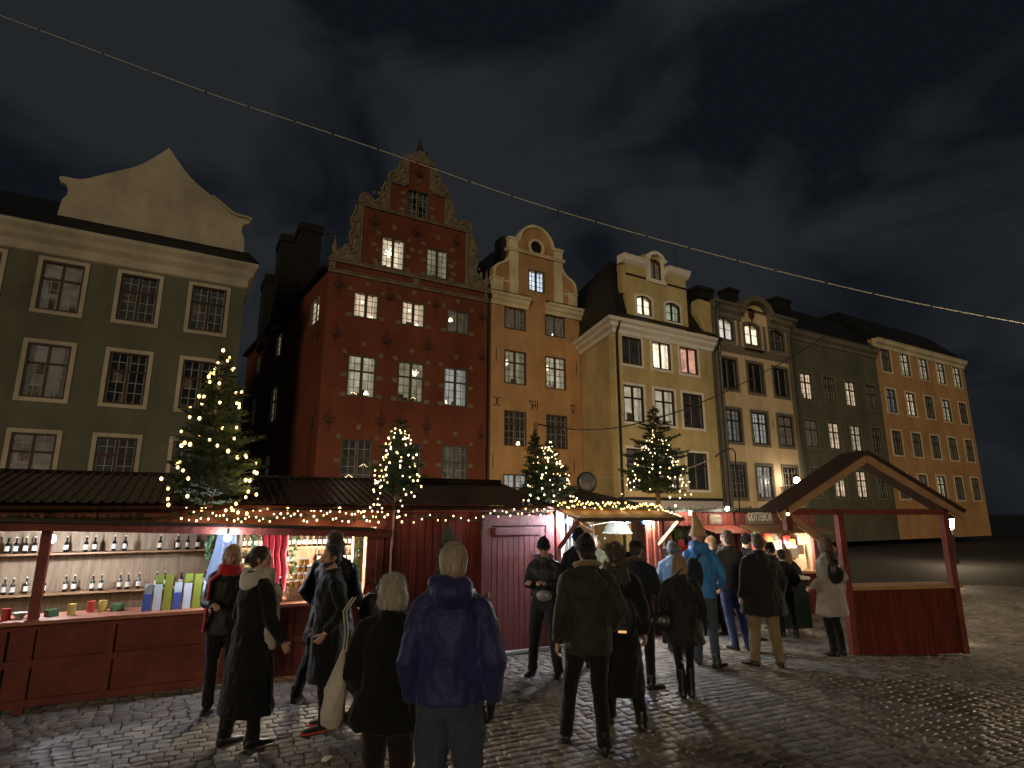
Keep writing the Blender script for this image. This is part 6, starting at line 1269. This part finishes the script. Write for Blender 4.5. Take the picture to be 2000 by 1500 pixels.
# 15 large man in black coat
o, M, S = person('heavy man from behind in a wide black coat and khaki trousers', 3.40, 8.36, 2, 1.72, cloth('black_loden', (.014, .014, .013)), .66, flare=.07, bulk=1.30, hair=('short', HB('dark_blond_hair', (.09, .06, .035))), trousers=cloth('khaki_cotton', (.20, .145, .075), .85, .1), feet=((-.17, .05, 0, -35), (.15, -.02, 0)), hands=((-.29, .05, .90), (.31, .08, .90)), near=1.05, legw=1.15)
# 16 right edge woman
o, M, S = person('woman with long brown hair and pale grey coat at the right edge of the crowd', 4.66, 9.0, 30, 1.66, cloth('pale_grey_wool', (.30, .28, .26), .9, .2), .55, flare=.06, bulk=1.1, hair=('long', HLB), near=1.15, hands=((-.24, .16, 1.0), (.25, .1, .95)))
HBG = M @ Matrix.Translation((-.14, -.23, 1.18)); mb = MB(); mb.ball((0, 0, 0), (.13, .07, .17), 12, 8); me = remesh(mb, .012, 1, .008, 14, 7); b = thing('backpack', 'black rounded bag against the pale grey coat', 'backpack', HBG); me.materials.append(SHOE); c = bpy.data.objects.new('bag_body', me); COL.objects.link(c); c.parent = b
mb = MB(HBG); mb.tube([(.0, .0, .15), (.04, .10, .27), (.05, .2, .26)], .014, 6); part('strap', mb, SHOE, b)
# crowd further back
NAVYD = cloth('navy_down', (.012, .016, .032)); OLV = cloth('olive_parka', (.05, .05, .03)); BRN = cloth('brown_coat', (.06, .035, .02))
for (lab, px, Y, yaw, H, cm, hr, ht, fc, hy) in (
    ('fair haired person with dark jacket just right of the blue jacket man', 1391, 10.6, 60, 1.66, CHAR, ('short', HBL), None, True, 20),
    ('small dark haired person deep in the crowd under the red awning', 1405, 12.2, 175, 1.60, OLV, ('bob', HBR), None, True, 0),
    ('person with black round hair in front of the brightly lit sweets stall', 1507, 12.6, 40, 1.70, BLACK, ('short', HDK), ('beanie', BLACK), False, 0),
    ('person with blond ponytail hair at the sweets stall counter', 1537, 12.9, -30, 1.62, BLACK2, ('long', HBL), None, False, 0),
    ('person with brown hair and glasses by the right post of the open stall', 1297, 11.2, 150, 1.66, CHAR, ('long', HBR), None, True, 0),
    ('person in dark navy jacket seen between the post and the blue jacket', 1311, 12.4, -20, 1.66, NAVYD, ('short', HDK), None, False, 0),
    ('person in brown coat beyond the heavy man on the right', 1462, 12.2, 120, 1.66, BRN, ('short', HLB), None, True, 0),
    ('person in dark jacket walking away past the high table', 1527, 10.9, -10, 1.50, BLACK, ('short', HDK), None, False, 0),
    ('dark coated person at the back counter of the far stalls', 1425, 13.0, -5, 1.72, NAVYD, None, ('beanie', CHAR), False, 0)):
    q = at(px, 1090, Y); person(lab, q.x, Y, yaw, H, cm, .78, hair=hr, hat=ht, face=fc, head=(hy, 0), near=1.5, feet=((-.1, .06, 0), (.12, -.08, 0)), hands=((-.22, .16, 1.0), (.24, .14, .98)))
# shopkeeper in the open stall
q = FT.p(2.35, .95, 0); o, M, S = person('shopkeeper in dark sweater inside the open stall', q.x, q.y, 170, 1.62, OLV, .8, hair=('bob', HLB), face=True, near=1.4)
# tote bag of the foreground woman
TB = T(Vector((-1.035, 3.86, .98)), R(-6)); b = thing('tote_bag', 'white cloth tote bag hanging low beside the white haired woman', 'bag', TB)
mb = MB(TB); mb.tube([(.0, 0, .20), (-.01, 0, .12), (-.035, 0, -.05), (-.05, 0, -.18), (-.055, 0, -.24)], [(.012, .012), (.035, .04), (.07, .075), (.085, .08), (.07, .06)], 16, flat=(1, 0, 0))
me = remesh(mb, .010, 1, .018, 9, 3, .6); me.transform(TB.inverted()); me.materials.append(cloth('white_canvas', (.50, .45, .40), .9, .1)); c = bpy.data.objects.new('bag_body', me); COL.objects.link(c); c.parent = b
for dx in (0, .02): mb = MB(TB); mb.tube([(dx-.005, 0, .18), (dx+.005, -.01, .30), (dx-.01, -.02, .42), (dx+.04, .0, .50)], .0055, 6); part('handle', mb, MATS['white_canvas'], b)
# litter on the setts
for i, (px, py) in enumerate(((1232, 1374), (640, 1482), (1545, 1282), (1360, 1392))):
    r = ray(px, py); k_ = -(CH-.012)/r.z; p = Vector((r.x*k_, r.y*k_, .014+gz(r.x*k_, r.y*k_))); M = T(p, i*1.3); mb = MB(M); mb.add([(-.06, -.02, 0), (.05, -.03, .006), (.07, .02, .0), (0, .035, .012), (-.07, .02, .002)], [(0, 1, 3, 4), (1, 2, 3)]); solo('paper_scrap', mb, M_WHT, ('crumpled white scrap near the walking couple', 'curved white scrap at the bottom left', 'small white scrap behind the khaki trousers', 'torn white scrap in front of the short blond woman')[i], 'litter', M)
# unseen lamps added as fill light, around the camera and behind the stalls
LMP = [(14.5, 11.5, 4.2, 1100), (-12, 6, 4.5, 160), (6, -5, 5, 120)]+[tuple(FR.p(s_, -9.5, 2.6))+(420,) for s_ in (-2, 7.5)]+[tuple(FR.p(15.5, -9.5, 1.55))+(420,), tuple(FY.p(13, -9.5, 1.45))+(420,)]
LLB = ['street lamp on the square right of the market', 'street lamp left of the market', 'street lamp behind the viewer', 'low street lamp behind the left stall', 'low street lamp behind the shed', 'low street lamp behind the open stall', 'low street lamp behind the far stalls']
for i, (x, y, z, e) in enumerate(LMP):
    M = T(Vector((x, y, 0))); b = thing('street_lamp', LLB[i], 'street lamp', M); mb = MB(M); mb.tube([(0, 0, -.5), (0, 0, .9), (0, 0, 1.0), (0, 0, z-.3)], [.09, .08, .05, .04], 10); part('pole', mb, M_IRON, b)
    mb = MB(M); mb.tube([(0, 0, z+.24), (0, 0, z+.45)], [.22, .03], 10); part('cap', mb, M_IRON, b); mb = MB(M); mb.tube([(0, 0, z-.25), (0, 0, z+.2)], [.10, .17], 10); part('glass', mb, emis('street_lamp_glass_%d' % e, (1, .78, .5), e/2.2), b)
